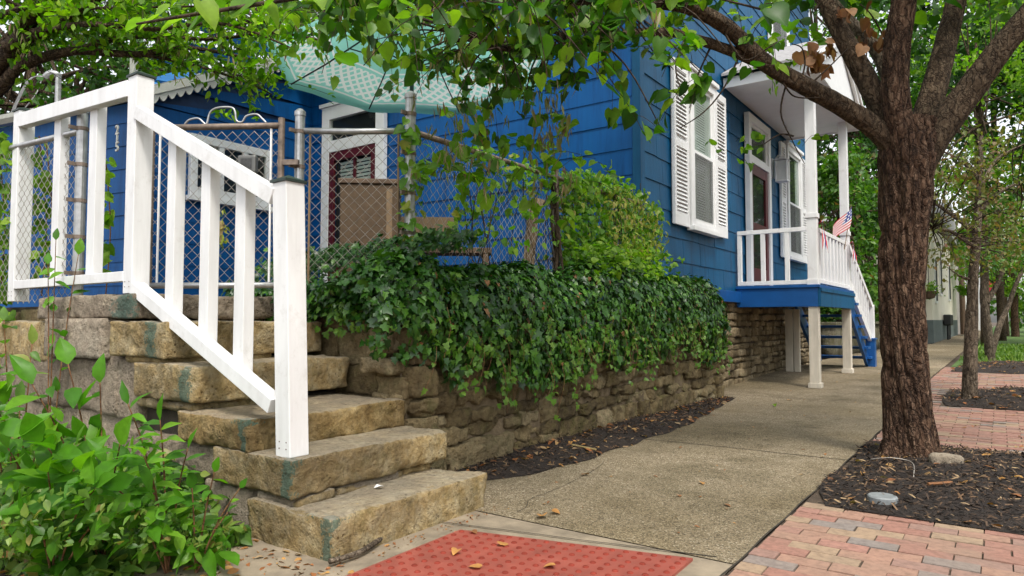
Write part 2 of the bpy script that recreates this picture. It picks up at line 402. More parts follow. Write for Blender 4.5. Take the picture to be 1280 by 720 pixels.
def mat_pad():
    m, t, n, l, p = nt('tactile_red'); o = objc(n)
    a = noise(n, l, o, 5, 6, .65); r = ramp(n, [(.3, (.17, .03, .02)), (.55, (.27, .046, .03)), (.75, (.33, .075, .05))]); l.new(a.outputs[0], r.inputs[0])
    b = noise(n, l, o, 60, 5, .7); c = mixc(n, l, mth(n, l, 'MULTIPLY', b.outputs[0], .25), r.outputs[0], (.3, .2, .15))
    l.new(c, p.inputs['Base Color']); p.inputs['Roughness'].default_value = .6; bump(n, l, p, b.outputs[0], .4, .003)
mat_pad()
simple('dome_red', (.2, .036, .024), .9, var=.3, scale=20, bmp=.3, bs=90, spec=.12)
def mat_brick():
    m, t, n, l, p = nt('paver'); o = objc(n); g = n.new('ShaderNodeNewGeometry')
    r = ramp(n, [(0, (.3, .15, .112)), (.28, (.33, .19, .135)), (.52, (.28, .165, .13)), (.66, (.33, .23, .15)), (.77, (.235, .19, .165)), (.85, (.33, .17, .13)), (.96, (.22, .185, .165))], 'CONSTANT')
    l.new(g.outputs['Random Per Island'], r.inputs[0])
    a = noise(n, l, o, 30, 6, .7); v = ramp(n, [(.3, (.62, .6, .58)), (.55, (1, 1, 1)), (.75, (1.2, 1.18, 1.12))]); l.new(a.outputs[0], v.inputs[0])
    c = mixc(n, l, 1., r.outputs[0], v.outputs[0], 'MULTIPLY')
    d = noise(n, l, o, 2, 4, .6); dr = ramp(n, [(.45, (0, 0, 0)), (.7, (1, 1, 1))]); l.new(d.outputs[0], dr.inputs[0])
    c = mixc(n, l, mth(n, l, 'MULTIPLY', dr.outputs[0], .45), c, (.2, .15, .11))
    l.new(c, p.inputs['Base Color']); p.inputs['Roughness'].default_value = .85; bump(n, l, p, a.outputs[0], .4, .004)
mat_brick()
BUFF = [(.25, (.1, .075, .045)), (.42, (.22, .165, .095)), (.58, (.34, .265, .16)), (.75, (.45, .37, .25)), (.95, (.55, .49, .38))]
WARM = [(.25, (.13, .085, .035)), (.38, (.31, .205, .08)), (.5, (.46, .335, .16)), (.62, (.53, .43, .26)), (.9, (.6, .54, .42))]
DARKB = [(.25, (.07, .052, .028)), (.4, (.19, .14, .07)), (.55, (.31, .235, .125)), (.72, (.42, .34, .21)), (.95, (.5, .44, .33))]
stonemat('step_stone', WARM, .35, True, .55, .5, 10., .55); stonemat('wall_stone', DARKB, .7, False, .6, 0., 7., .5); stonemat('foundation_stone', BUFF, .15)
stonemat('pale_stone', [(.3, (.24, .19, .14)), (.5, (.4, .33, .25)), (.75, (.52, .46, .37))], .2, True, .65, 0., 7., .4)
stonemat('mossy_stone', [(.3, (.09, .09, .05)), (.7, (.22, .2, .15))], .7)
def mat_bark(name, c0, c1, c2, sc=(1, 1, .26), st=.9):
    m, t, n, l, p = nt(name); o = objc(n)
    a = noise(n, l, o, 34, 10, .74, sc); a.inputs['Distortion'].default_value = .5; r = ramp(n, [(.34, c0), (.5, c1), (.68, c2)]); l.new(a.outputs[0], r.inputs[0])
    b = noise(n, l, o, 4, 4, .6); br = ramp(n, [(.35, (.72, .68, .64)), (.65, (1.2, 1.14, 1.08))]); l.new(b.outputs[0], br.inputs[0])
    vo = n.new('ShaderNodeTexVoronoi'); vo.feature = 'DISTANCE_TO_EDGE'; vo.inputs['Scale'].default_value = 24
    mp = n.new('ShaderNodeMapping'); mp.inputs['Scale'].default_value = (1, 1, .22); wv = n.new('ShaderNodeVectorMath'); wv.operation = 'ADD'
    nz = noise(n, l, o, 9, 4, .6); sv = n.new('ShaderNodeVectorMath'); sv.operation = 'SCALE'; sv.inputs['Scale'].default_value = .14; l.new(nz.outputs['Color'], sv.inputs[0])
    l.new(o, wv.inputs[0]); l.new(sv.outputs[0], wv.inputs[1]); l.new(wv.outputs[0], mp.inputs['Vector']); l.new(mp.outputs[0], vo.inputs['Vector'])
    cr = ramp(n, [(.0, (.25, .22, .2)), (.09, (.95, .95, .95)), (.4, (1.1, 1.08, 1.05))]); l.new(vo.outputs['Distance'], cr.inputs[0])
    l.new(mixc(n, l, .85, mixc(n, l, 1., r.outputs[0], br.outputs[0], 'MULTIPLY'), cr.outputs[0], 'MULTIPLY'), p.inputs['Base Color'])
    p.inputs['Roughness'].default_value = .9; p.inputs['Specular IOR Level'].default_value = .25
    bump(n, l, p, mth(n, l, 'ADD', mth(n, l, 'ADD', a.outputs[0], noise(n, l, o, 70, 5, .7, (1, 1, .4)).outputs[0]), mth(n, l, 'MINIMUM', mth(n, l, 'MULTIPLY', vo.outputs['Distance'], 6.), 1.)), st, .017)
mat_bark('bark', (.016, .009, .006), (.1, .058, .038), (.3, .205, .145), st=1.)
mat_bark('limb_bark', (.03, .021, .013), (.09, .064, .042), (.19, .15, .105), (1, 1, .45), .8)
mat_bark('grey_bark', (.06, .05, .038), (.15, .12, .09), (.28, .24, .19), (1, 1, .4), .8)
mat_bark('twig_bark', (.02, .015, .011), (.05, .036, .025), (.1, .075, .05), (1, 1, .5), .3)
mat_bark('red_stem', (.1, .05, .03), (.2, .1, .05), (.28, .2, .09), (1, 1, .3), .1)
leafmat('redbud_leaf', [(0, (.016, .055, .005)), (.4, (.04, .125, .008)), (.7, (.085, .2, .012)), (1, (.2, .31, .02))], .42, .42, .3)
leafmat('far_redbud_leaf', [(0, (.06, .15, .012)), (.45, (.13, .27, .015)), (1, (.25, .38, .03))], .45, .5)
leafmat('locust_leaf', [(0, (.05, .14, .006)), (.5, (.13, .27, .01)), (1, (.26, .4, .02))], .5, .5, .25)
leafmat('pod', [(0, (.13, .16, .05)), (.5, (.24, .23, .09)), (1, (.2, .12, .06))], .3, .5)
leafmat('ivy_leaf', [(0, (.01, .045, .006)), (.5, (.022, .085, .009)), (.8, (.04, .125, .012)), (1, (.075, .18, .018))], .1, .34, .45)
leafmat('ivy_fresh', [(0, (.03, .1, .01)), (.6, (.06, .17, .015)), (1, (.1, .24, .025))], .15, .36, .4)
leafmat('ivy_young', [(0, (.08, .19, .02)), (.6, (.12, .26, .03)), (1, (.19, .32, .05))], .35, .4)
leafmat('vine_leaf', [(0, (.07, .19, .012)), (.5, (.14, .3, .018)), (.9, (.22, .36, .03)), (1, (.35, .3, .06))], .4, .45)
leafmat('dry_vine', [(0, (.2, .27, .03)), (.6, (.32, .36, .06)), (1, (.36, .28, .1))], .35, .6)
leafmat('weed_leaf', [(0, (.045, .15, .01)), (.5, (.09, .25, .015)), (1, (.17, .34, .025))], .42, .4, .3)
leafmat('weed_small', [(0, (.05, .12, .02)), (.6, (.11, .22, .03)), (.9, (.2, .28, .05)), (1, (.25, .17, .06))], .35, .45)
leafmat('oak_leaf', [(0, (.014, .05, .008)), (.5, (.03, .1, .012)), (1, (.06, .16, .018))], .3, .5)
leafmat('bright_leaf', [(0, (.07, .17, .01)), (.5, (.15, .29, .018)), (1, (.28, .42, .035))], .45, .5)
leafmat('bush_leaf', [(0, (.035, .11, .012)), (.5, (.07, .175, .018)), (.93, (.13, .25, .03)), (1, (.22, .1, .05))], .3, .45)
leafmat('olive_leaf', [(0, (.08, .09, .025)), (.5, (.13, .16, .035)), (.8, (.2, .16, .06)), (1, (.2, .1, .06))], .35, .5)
leafmat('dead_leaf', [(0, (.14, .055, .022)), (.5, (.26, .11, .045)), (1, (.34, .18, .08))], .2, .6)
leafmat('litter_leaf', [(0, (.16, .07, .03)), (.4, (.32, .12, .04)), (.7, (.45, .24, .07)), (1, (.3, .22, .14))], .12, .6)
leafmat('gold_leaf', [(0, (.5, .27, .05)), (.5, (.45, .2, .06)), (1, (.55, .38, .13))], .1, .6)
leafmat('mulch_chip', [(0, (.008, .005, .004)), (.45, (.026, .016, .011)), (.75, (.07, .042, .026)), (.93, (.17, .1, .055)), (1, (.33, .23, .13))], 0, .8)
leafmat('grass_blade', [(0, (.06, .13, .015)), (.6, (.12, .22, .025)), (1, (.2, .28, .05))], .3, .5)
def mat_glass():
    m, t, n, l, p = nt('window_glass')
    tr = n.new('ShaderNodeBsdfTransparent'); tr.inputs[0].default_value = (.86, .9, .88, 1)
    gl = n.new('ShaderNodeBsdfGlossy'); gl.inputs['Roughness'].default_value = .03; gl.inputs[0].default_value = (.9, .93, .95, 1)
    fr = n.new('ShaderNodeFresnel'); fr.inputs[0].default_value = 1.55
    mx = n.new('ShaderNodeMixShader'); gb = n.new('ShaderNodeNewGeometry'); l.new(mth(n, l, 'MULTIPLY', mth(n, l, 'SUBTRACT', 1., gb.outputs['Backfacing']), mth(n, l, 'MULTIPLY', fr.outputs[0], .75)), mx.inputs[0])
    l.new(tr.outputs[0], mx.inputs[1]); l.new(gl.outputs[0], mx.inputs[2]); l.new(mx.outputs[0], n['Material Output'].inputs[0])
mat_glass()
def mat_screen():
    m, t, n, l, p = nt('screen'); p.inputs['Base Color'].default_value = (.2, .2, .2, 1); p.inputs['Roughness'].default_value = .7
    p.inputs['Alpha'].default_value = .32
mat_screen()
def mat_canopy():
    m, t, n, l, p = nt('canopy_cloth'); uv = n.new('ShaderNodeTexCoord').outputs['UV']
    sp = n.new('ShaderNodeSeparateXYZ'); l.new(uv, sp.inputs[0])
    def band(a, b):
        return mth(n, l, 'MULTIPLY', mth(n, l, 'GREATER_THAN', sp.outputs[1], a), mth(n, l, 'LESS_THAN', sp.outputs[1], b))
    # lattice of white diagonals inside the rim band
    x = mth(n, l, 'MULTIPLY', sp.outputs[0], 120.); y = mth(n, l, 'MULTIPLY', sp.outputs[1], 26.)
    s1 = mth(n, l, 'GREATER_THAN', mth(n, l, 'SINE', mth(n, l, 'MULTIPLY', mth(n, l, 'ADD', x, y), 3.1416)), .35)
    s2 = mth(n, l, 'GREATER_THAN', mth(n, l, 'SINE', mth(n, l, 'MULTIPLY', mth(n, l, 'SUBTRACT', x, y), 3.1416)), .35)
    lat = mth(n, l, 'MULTIPLY', mth(n, l, 'MAXIMUM', s1, s2), band(.66, .93))
    edge = mth(n, l, 'MAXIMUM', mth(n, l, 'MAXIMUM', band(.62, .635), band(.945, .958)), lat)
    c = mixc(n, l, edge, (.3, .66, .58), (.78, .82, .79)); l.new(c, p.inputs['Base Color']); p.inputs['Roughness'].default_value = .8
    tr = n.new('ShaderNodeBsdfTranslucent'); l.new(c, tr.inputs[0]); mx = n.new('ShaderNodeMixShader'); mx.inputs[0].default_value = .5
    l.new(p.outputs[0], mx.inputs[1]); l.new(tr.outputs[0], mx.inputs[2]); l.new(mx.outputs[0], n['Material Output'].inputs[0])
mat_canopy()
# ------------------------------------------------------------------ world, sun, camera
SUN_EL, SUN_AZ = R(58), R(128)      # azimuth measured from +Y clockwise: from the street side, behind the camera's right shoulder
w = bpy.data.worlds.new('World'); sc.world = w; w.use_nodes = True
n, l = w.node_tree.nodes, w.node_tree.links; bg = n['Background']
sky = n.new('ShaderNodeTexSky'); sky.sky_type = 'NISHITA'; sky.sun_disc = False; sky.sun_elevation = SUN_EL; sky.sun_rotation = SUN_AZ; sky.dust_density = 3.; sky.air_density = 1.2
hs = n.new('ShaderNodeHueSaturation'); hs.inputs['Saturation'].default_value = .22; hs.inputs['Value'].default_value = 1.7; l.new(sky.outputs[0], hs.inputs['Color'])
l.new(hs.outputs[0], bg.inputs[0]); bg.inputs[1].default_value = .105
sd = bpy.data.lights.new('sun', 'SUN'); sd.energy = 1.5; sd.angle = R(10); sd.color = (1, .94, .83)
so = bpy.data.objects.new('sun', sd); col.objects.link(so)
dv = Vector((math.sin(SUN_AZ)*math.cos(SUN_EL), math.cos(SUN_AZ)*math.cos(SUN_EL), math.sin(SUN_EL)))
so.rotation_euler = dv.to_track_quat('Z', 'Y').to_euler(); so.location = (4, -4, 12)
cd = bpy.data.cameras.new('camera'); cd.sensor_width = 36; cd.lens = 36*F/1280; cd.clip_start = .05; cd.clip_end = 600
co = bpy.data.objects.new('camera', cd); col.objects.link(co); sc.camera = co; co.location = CAM
co.matrix_world = Matrix(((RT[0], UP[0], -FW[0], CAM[0]), (RT[1], UP[1], -FW[1], CAM[1]), (RT[2], UP[2], -FW[2], CAM[2]), (0, 0, 0, 1)))
sc.view_settings.view_transform = 'Standard'; sc.view_settings.look = 'None'; sc.view_settings.gamma = 1; sc.view_settings.exposure = .82
sc.render.engine = 'CYCLES'; sc.cycles.max_bounces = 7; sc.cycles.diffuse_bounces = 3; sc.cycles.glossy_bounces = 2; sc.cycles.transmission_bounces = 4; sc.cycles.transparent_max_bounces = 12
sc.cycles.use_denoising = True; sc.cycles.caustics_reflective = False; sc.cycles.caustics_refractive = False
# ------------------------------------------------------------------ the ground
def sheet(name, xf, Ys, dz, mat, nx=2, rough=0., kind='structure'):
    """strip with x range xf(Y) over the stations Ys, following the ground"""
    V = []; Fc = []
    for Y in Ys:
        a, b = xf(Y)
        for i in range(nx+1): V.append((a+(b-a)*i/nx, Y, gz(Y)+dz))
    for j in range(len(Ys)-1):
        for i in range(nx):
            k = j*(nx+1)+i; Fc.append((k, k+1, k+nx+2, k+nx+1))
    V = np.array(V)
    if rough: V[:, 2] += rough*fbm(V, 3., 5, 3)
    return tag(mk(name, V, Fc, mat, smooth=True, recalc=True), kind=kind)
Ybig = [-80, -20, -4, 0, 4, 8]+[8+i*.5 for i in range(1, 11)]+[16, 30, 60, 120, 300]
sheet('ground', lambda Y: (-150, 200), Ybig, -.03, 'soil', 8)
sheet('road', lambda Y: (4.2, 11.5), Ybig, -.12+.1, 'asphalt')
mb = MB()
for a, b in zip(Ybig[:-1], Ybig[1:]): mb.box((4.05, a, gz((a+b)/2)-.1), (4.2, b, gz((a+b)/2)+.1))
tag(mb.build('kerb', 'smooth_concrete'), kind='structure')
EDGE = -.915
Ysw = list(np.linspace(2.85, 8, 8))+[8+i*.5 for i in range(1, 11)]+[16, 20, 30, 60, 120]
sheet('sidewalk', lambda Y: (-3.3 if Y < 29 else -2.15, EDGE), Ysw, 0, 'concrete', 3)
sheet('ramp_border', lambda Y: (-2.85 if Y < 1.95 else -3.2, EDGE), [-1.5, 0, 1.2, 1.94, 1.96, 2.85], -.004, 'smooth_concrete', 3)
# brick paving right of the walk: every paver a low bevelled block, one mesh
BED1 = (-.9, 2.2, 4.02, 6.35); BED2 = (-.62, 2.6, 9.3, 11.0)
def bricks():
    T = np.array([(-1,-1,0),(1,-1,0),(1,1,0),(-1,1,0),(-1,-1,1),(1,-1,1),(1,1,1),(-1,1,1)], float)
    q = np.array([(4,5,6,7),(0,1,5,4),(1,2,6,5),(2,3,7,6),(3,0,4,7)]); V = []; Fs = []; k = 0
    L, W_ = .203, .103; y = -.6; r = 0
    while y < 15.5:
        x = EDGE+.012-(.1 if r % 2 else 0)
        while x < 4.0:
            x0, x1 = max(x, EDGE+.005), min(x+L, 4.02)
            cx, cy = (x0+x1)/2, y+W_/2
            inbed = any(a < cx < b and c < cy < d for a, b, c, d in (BED1, BED2))
            if x1-x0 > .03 and not inbed:
                j = RNG.normal(0, .0016, 2); tl = RNG.normal(0, .012, 2)*.4; h = np.array([(x1-x0)/2-.002, W_/2-.002])
                v = T.copy(); top = v[:, 2] == 1
                v[:, :2] *= h; v[top, :2] *= .985
                z = gz(cy)+.0*top; v[:, 2] = np.where(top, gz(cy)+RNG.normal(-.002, .002)+v[:, 0]*tl[0]+v[:, 1]*tl[1], gz(cy)-.03)
                v[:, 0] += cx+j[0]; v[:, 1] += cy+j[1]; V.append(v); Fs.append(q+k); k += 8
            x += L
        y += W_; r += 1
    o = mk('brick_paving', np.vstack(V), np.vstack(Fs), 'paver'); o.data.shade_flat(); return tag(o, kind='structure')
bricks()
sheet('joint_sand', lambda Y: (EDGE+.002, 4.03), [-.6, 4, 8]+[8+i*.5 for i in range(1, 11)]+[15.5], -.008, 'soil')
sheet('lawn', lambda Y: (-.8, 4.03), [15.5, 20, 30, 60, 120], .01, 'lawn')
# joints and cracks of the walk
def groove(name, pts, wd=.012):
    mb = MB(); P = np.array(pts)
    for a, b in zip(P[:-1], P[1:]):
        d = unit(b-a); s = np.array((-d[1], d[0], 0))*wd/2
        mb.add([a-s, a+s, b+s, b-s], [(0, 1, 2, 3)])
    return tag(mk(name, mb.v, mb.f, 'dark_gap', recalc=True), kind='structure')
def wig(a, b, n=14, am=.012):
    t = np.linspace(0, 1, n)[:, None]; P = np.array(a)*(1-t)+np.array(b)*t
    P[:, :2] += np.stack([vn(P, 5, 3), vn(P, 5, 8)], 1)*am; P[:, 2] = [gz(p[1])+.003 for p in P]; return P
for Y in (5.35, 9.1, 12.5, 15.8, 19, 23, 28): groove('pavement_joint', wig((-2.75, Y, 0), (EDGE-.01, Y+.05, 0)), .012)
groove('pavement_edge_gap', [(EDGE+.004*math.sin(y*9), y, gz(y)+.002) for y in np.linspace(-.5, 15.5, 160)], .009)
groove('pavement_crack', wig(ong(757, 577), ong(640, 640), 20, .04), .0035)
groove('ramp_joint', wig((-2.3, 2.58, 0), (-1.0, 2.88, 0)), .008)
# ------------------------------------------------------------------ mulch beds with chips and fallen leaves
def chips(n, area, zf, s=(.018, .05)):
    P = np.array([area() for _ in range(n)]); P = np.column_stack([P, [zf(*p) for p in P]])
    P[:, 2] += RNG.uniform(0, .016, n)
    a = RNG.uniform(0, 6.283, n); D = np.column_stack([np.cos(a), np.sin(a), RNG.normal(0, .35, n)])
    T = (np.array([(-.1, 0, 0), (.1, .05, 0), (.13, .9, 0), (-.07, 1, 0), (0, .5, .1)]), np.array([(0, 1, 4), (1, 2, 4), (2, 3, 4), (3, 0, 4)]))
    return leaves(T, P, D, rdir(n, (0, 0, 1.5), .5), RNG.uniform(*s, n))
def litter(n, area, zf, s=(.03, .08)):
    P = np.array([area() for _ in range(n)]); P = np.column_stack([P, [zf(*p)+.012 for p in P]])
    a = RNG.uniform(0, 6.283, n); D = np.column_stack([np.cos(a), np.sin(a), RNG.normal(0, .15, n)])
    return leaves(T_OVAL, P, D, rdir(n, (0, 0, 2.), .6), RNG.uniform(*s, n))
def bed(name, poly_fn, ys, n, nl, hump):
    """mulch bed: x range poly_fn(Y)"""
    def zf(x, y):
        a, b = poly_fn(y); t = (x-a)/max(b-a, 1e-6); u = (y-ys[0])/(ys[-1]-ys[0])
        e = max(0, min(1, min(t, 1-t)*5))*max(0, min(1, min(u, 1-u)*5))
        return gz(y)+.004+hump*e+.012*e*float(vn(np.array([x, y, 0.]), 6., 2))
    V = []; Fc = []; nx = 24; Y = np.linspace(ys[0], ys[-1], 60)
    for y in Y:
        a, b = poly_fn(y)
        for i in range(nx+1): x = a+(b-a)*i/nx; V.append((x, y, zf(x, y)))
    for j in range(len(Y)-1):
        for i in range(nx): k = j*(nx+1)+i; Fc.append((k, k+1, k+nx+2, k+nx+1))
    def area():
        y = RNG.uniform(ys[0], ys[-1]); a, b = poly_fn(y); return RNG.uniform(a, b), y
    tag(mk(name, V, Fc, 'mulch', smooth=True, recalc=True), kind='structure')
    v, f = chips(n, area, zf); tag(mk('mulch', v, f, 'mulch_chip'), kind='stuff')
    v, f = litter(nl, area, zf); tag(mk('leaf_litter', v, f, 'litter_leaf'), kind='stuff')
    return zf
def b1(y):
    a = BED1[0]+.03*math.sin(y*5); return a+max(0, (4.3-y))*.25, BED1[1]
zb1 = bed('mulch_bed', b1, (4.0, 6.37), 12000, 170, .05)
zb2 = bed('mulch_bed', lambda y: (-.62+.35*abs(y-10.1)**2*.4, 2.6), (9.28, 11.02), 4500, 200, .09)
zb3 = bed('mulch_bed', lambda y: (-.75+.02*(y-14), 2.6), (14.2, 17.5), 2500, 300, .08)
def bw(y): return -3.2, -2.86+max(.03, .42*math.sin(min(1, (y-2.9)/1.3)*1.57)*(1-max(0, (y-6.2)/3.2)))*(1+.06*math.sin(y*9))
zbw = bed('mulch_strip', bw, (2.95, 8.75), 5000, 300, .04)
def sa(): return RNG.uniform(-6.5, -2.3), RNG.uniform(.95, 2.0)
v, f = litter(420, sa, lambda x, y: -.02, (.03, .085)); tag(mk('leaf_litter', v, f, 'litter_leaf'), kind='stuff')
v, f = chips(1500, sa, lambda x, y: -.025); tag(mk('twig_litter', v, f, 'mulch_chip'), kind='stuff')
def sf():
    y = RNG.uniform(1.8, 3.0); return -2.27+abs(RNG.normal(0, .05))+.02, y
v, f = litter(110, sf, lambda x, y: -.012, (.006, .022)); tag(mk('step_foot_litter', v, f, 'litter_leaf'), kind='stuff')
def sg(): return -2.1-RNG.random()*1.4, 1.88-abs(RNG.normal(0, .22))
v, f = litter(150, sg, lambda x, y: -.012, (.01, .05)); tag(mk('step_side_litter', v, f, 'litter_leaf'), kind='stuff')
# ------------------------------------------------------------------ red tactile pad with raised domes
pa = onz(575, 664); pb = onz(866, 700); pu = unit(pb-pa); pv = unit(onz(450, 715)-pa); PADL = np.linalg.norm(pb-pa)
tp = thing('tactile_paving', pa, 'rust red tactile warning pad with rows of small domes set in the walk', 'tactile pad')
mb = MB(); e = pb+pv*.9; g_ = pa+pv*.9; up3 = np.array((0, 0, 1.))
mb.add([pa+up3*.008, pb+up3*.008, e+up3*.008, g_+up3*.008, pa-up3*.01, pb-up3*.01, e-up3*.01, g_-up3*.01], [(0,1,2,3),(0,4,5,1),(1,5,6,2),(2,6,7,3),(3,7,4,0)])
mb.build('pad', 'tactile_red', tp)
V = []; Fs = []; k = 0
for i in range(18):
    for j in range(15):
        c = pa+pu*(PADL*(i+.5)/18)+pv*(.03+.06*j); a = np.arange(8)*math.pi/4
        for rr, zz in ((.014, .008), (.011, .0125), (.007, .014)): V += [(c[0]+rr*math.cos(t), c[1]+rr*math.sin(t), zz) for t in a]
        for q in range(2):
            for m_ in range(8): Fs.append((k+q*8+m_, k+q*8+(m_+1) % 8, k+q*8+8+(m_+1) % 8, k+q*8+8+m_))
        Fs.append(tuple(range(k+16, k+24))); k += 24
tag(mk('domes', V, Fs, 'dome_red', tp, smooth=True), kind='stuff')
# ------------------------------------------------------------------ yard terrace behind the walls
mb = MB(); mb.prism([(-3.15, 3.12), (-3.15, 7.0), (-3.3, 7.0), (-3.3, 16), (-30, 16), (-30, 2.1), (-4.4, 2.1), (-4.4, 3.12)], 2, -.02, 1.1)
tag(mb.build('yard', 'soil'), kind='structure')
# ------------------------------------------------------------------ stone steps
SY0, SY1 = 1.9, 2.95
def cx(px, py, Y=SY0): p = ony(px, py, Y); return p[0], p[2]
ST = [cx(414, 650), cx(363, 577), cx(309, 526), cx(238, 457), cx(205, 402), cx(165, 366)]
steps = thing('stone_steps', (-3.2, 2.4, 0), 'worn stone steps with green paint on their corners climbing to the gate', 'steps')
zlow = 0.; names = ['step']*5+['landing_slab']
for i, (x, z) in enumerate(ST):
    th = {0: z+.03, 1: .17, 2: .16, 3: .2, 4: .2, 5: .15}[i]; back = {5: 1.35}.get(i, .62)
    a, b = x-back, x; L = [rbox(((a+b)/2, (SY0+SY1)/2+.01*(i % 2), z-th/2), (back, SY1-SY0, th), .013, .006, .011, i+3, None, 15., .2)]
    V, Fc = joinm(L); o = mk(names[i], V, Fc, 'pale_stone' if i == 5 else 'step_stone', steps, smooth=True)
    # green paint: a strip on the side near the corner and along the tread edge
    W = V; sx = x-W[:, 0]; wd = [.07, .075, .05, .1, .12, .25][i]; of = [.0, .0, .02, .03, .09, .0][i]
    side = np.clip(1-np.abs(sx-of-wd/2)/wd, 0, 1)*(W[:, 1] < SY0+.05)
    topm = np.clip(1-sx/.3, 0, 1)*(W[:, 2] > z-.03)*np.clip(1-(W[:, 1]-SY0)/.16, 0, 1)*.9*(i < 3)
    attr(o, 'paint', np.clip(np.maximum(side*1.15, topm), 0, 1)*.95)
# blocks under and behind the treads, seen from the left
def sblock(x0, x1, z0, z1, y0=SY0+.03, y1=2.6, mat='pale_stone', nm='side_block', rnd=.03, amp=.01, s=0):
    V, Fc = rbox(((x0+x1)/2, (y0+y1)/2, (z0+z1)/2), (x1-x0, y1-y0, z1-z0), .025, rnd*.5, amp, s, None, 12.)
    return mk(nm, V, Fc, mat, steps, smooth=True)
x1, z1 = ST[0]; x2, z2 = ST[1]; x3, z3 = ST[2]; x4, z4 = ST[3]; x5, z5 = ST[4]; x6, z6 = ST[5]
sblock(x1-1.02, x1-.63, 0, .2, s=11)                     # beside step one
sblock(x2-.3, x2-.02, z1-.02, z2-.165, SY0+.02, s=12)
sblock(x1-1.3, x2-.31, .19, z2-.03, SY0+.05, s=13, rnd=.015, amp=.004)
sblock(x3-1.3, x3-.02, z2-.17, z3-.155, SY0+.04, s=14)
sblock(x4-.02-.6, x4-.05, z3-.02, z4-.195, SY0+.03, mat='step_stone', s=15)
sblock(x5-.75, x4-.63, z4-.35, z5-.21, SY0+.05, s=16, rnd=.02, amp=.005)
xa, za = cx(57, 398); xb, zb = cx(128, 450); sblock(xa, xb, zb, za, SY0-.01, s=17, rnd=.012, amp=.004)
sblock(xb+.03, x5-.63, z4-.03, z5-.02, SY0+.06, s=18)
sblock(x5-.5, x5-.02, z4-.02, z5-.19, SY0+.03, mat='step_stone', s=19)
sblock(xa-.9, x4-.66, 0, z4-.33, SY0+.06, s=20, rnd=.015, amp=.005); sblock(xa-.95, xa-.03, zb-.05, za-.02, SY0+.03, s=21, mat='step_stone')
sblock(xa-.9, xb+.1, z4-.34, zb-.0, SY0+.04, s=22)
# small wedge stones under the second tread
for q in range(4):
    V, Fc = rbox((x2-.05-.02*q, SY0+.15+q*.24, z1+.012), (.11, .22, .055), .03, .02, .01, 40+q); mk('wedge_stone', V, Fc, 'step_stone', steps, smooth=True)
mb = MB(); mb.box((x6-1.3, SY0+.1, -.02), (x2-.1, SY1-.02, z1-.02)); mb.box((x6-1.3, SY0+.1, z1-.02), (x4-.1, SY1-.02, z4-.22)); mb.box((x6-1.3, SY0+.1, z4-.22), (x6-.1, SY1-.02, z6-.16))
mb.build('core', 'dark_gap', steps)
# ------------------------------------------------------------------ retaining walls
rw = thing('retaining_wall', (-3, 5.5, 0), 'old rubble stone retaining wall under the hanging ivy beside the walk', 'stone wall')
L = rubble((-2.93, 2.98, -.02), (0, 1, 0), (1, 0, 0), 5.75, 1.17, .26, seed=5, amp=.03, prot=.028, hs=(.08, .25), ws=(.12, .6), gap=-.002, res=.018)
L += rubble((-4.7, 2.99, .1), (1, 0, 0), (0, -1, 0), 1.85, 1.06, .2, seed=8, amp=.022, prot=.02, hs=(.1, .24), ws=(.2, .6), gap=-.002, res=.018)
L += rubble((-3.4, 8.73, -.02), (1, 0, 0), (0, 1, 0), .5, 1.0, .2, seed=9)
V, Fc = joinm(L); mk('stones', V, Fc, 'wall_stone', rw, smooth=True)
mb = MB(); mb.box((-3.3, 3.05, -.02), (-2.985, 8.68, 1.12)); mb.box((-4.75, 3.035, 0), (-3.31, 3.2, 1.12)); mb.build('mortar_core', 'mortar', rw)
def mortar(o, U, W, ln, ht, off, parent, s=.03, amp=.035):
    nu, nz = int(ln/s), int(ht/s); a, b = np.meshgrid(np.linspace(0, ln, nu+1), np.linspace(0, ht, nz+1), indexing='ij')
    P = np.array(o)+a.reshape(-1, 1)*np.array(U)+b.reshape(-1, 1)*np.array((0, 0, 1.)); P = P+np.array(W)*(off+amp*fbm(P, 4.5, 31, 4))[:, None]
    i, j = np.meshgrid(np.arange(nu), np.arange(nz), indexing='ij'); k = (i*(nz+1)+j).ravel()
    mk('mortar', P, np.stack([k, k+nz+1, k+nz+2, k+1], 1), 'mortar', parent, smooth=True)
mortar((-2.93, 2.98, -.02), (0, 1, 0), (1, 0, 0), 5.75, 1.15, -.035, rw)
mortar((-4.7, 2.99, .1), (1, 0, 0), (0, -1, 0), 1.76, 1.02, -.03, rw)
lw = thing('garden_wall', (-7, 2.1, 0), 'low stone wall of the yard behind the weeds left of the steps', 'stone wall')
L = rubble((-11, 2.05, -.02), (1, 0, 0), (0, -1, 0), 6.1, 1.1, .22, seed=15, hs=(.14, .28), ws=(.3, .7), gap=.006); V, Fc = joinm(L); mk('stones', V, Fc, 'wall_stone', lw, smooth=True)
mb = MB(); mb.box((-11, 2.1, -.02), (-4.95, 2.3, 1.06)); mb.build('mortar', 'mortar', lw)
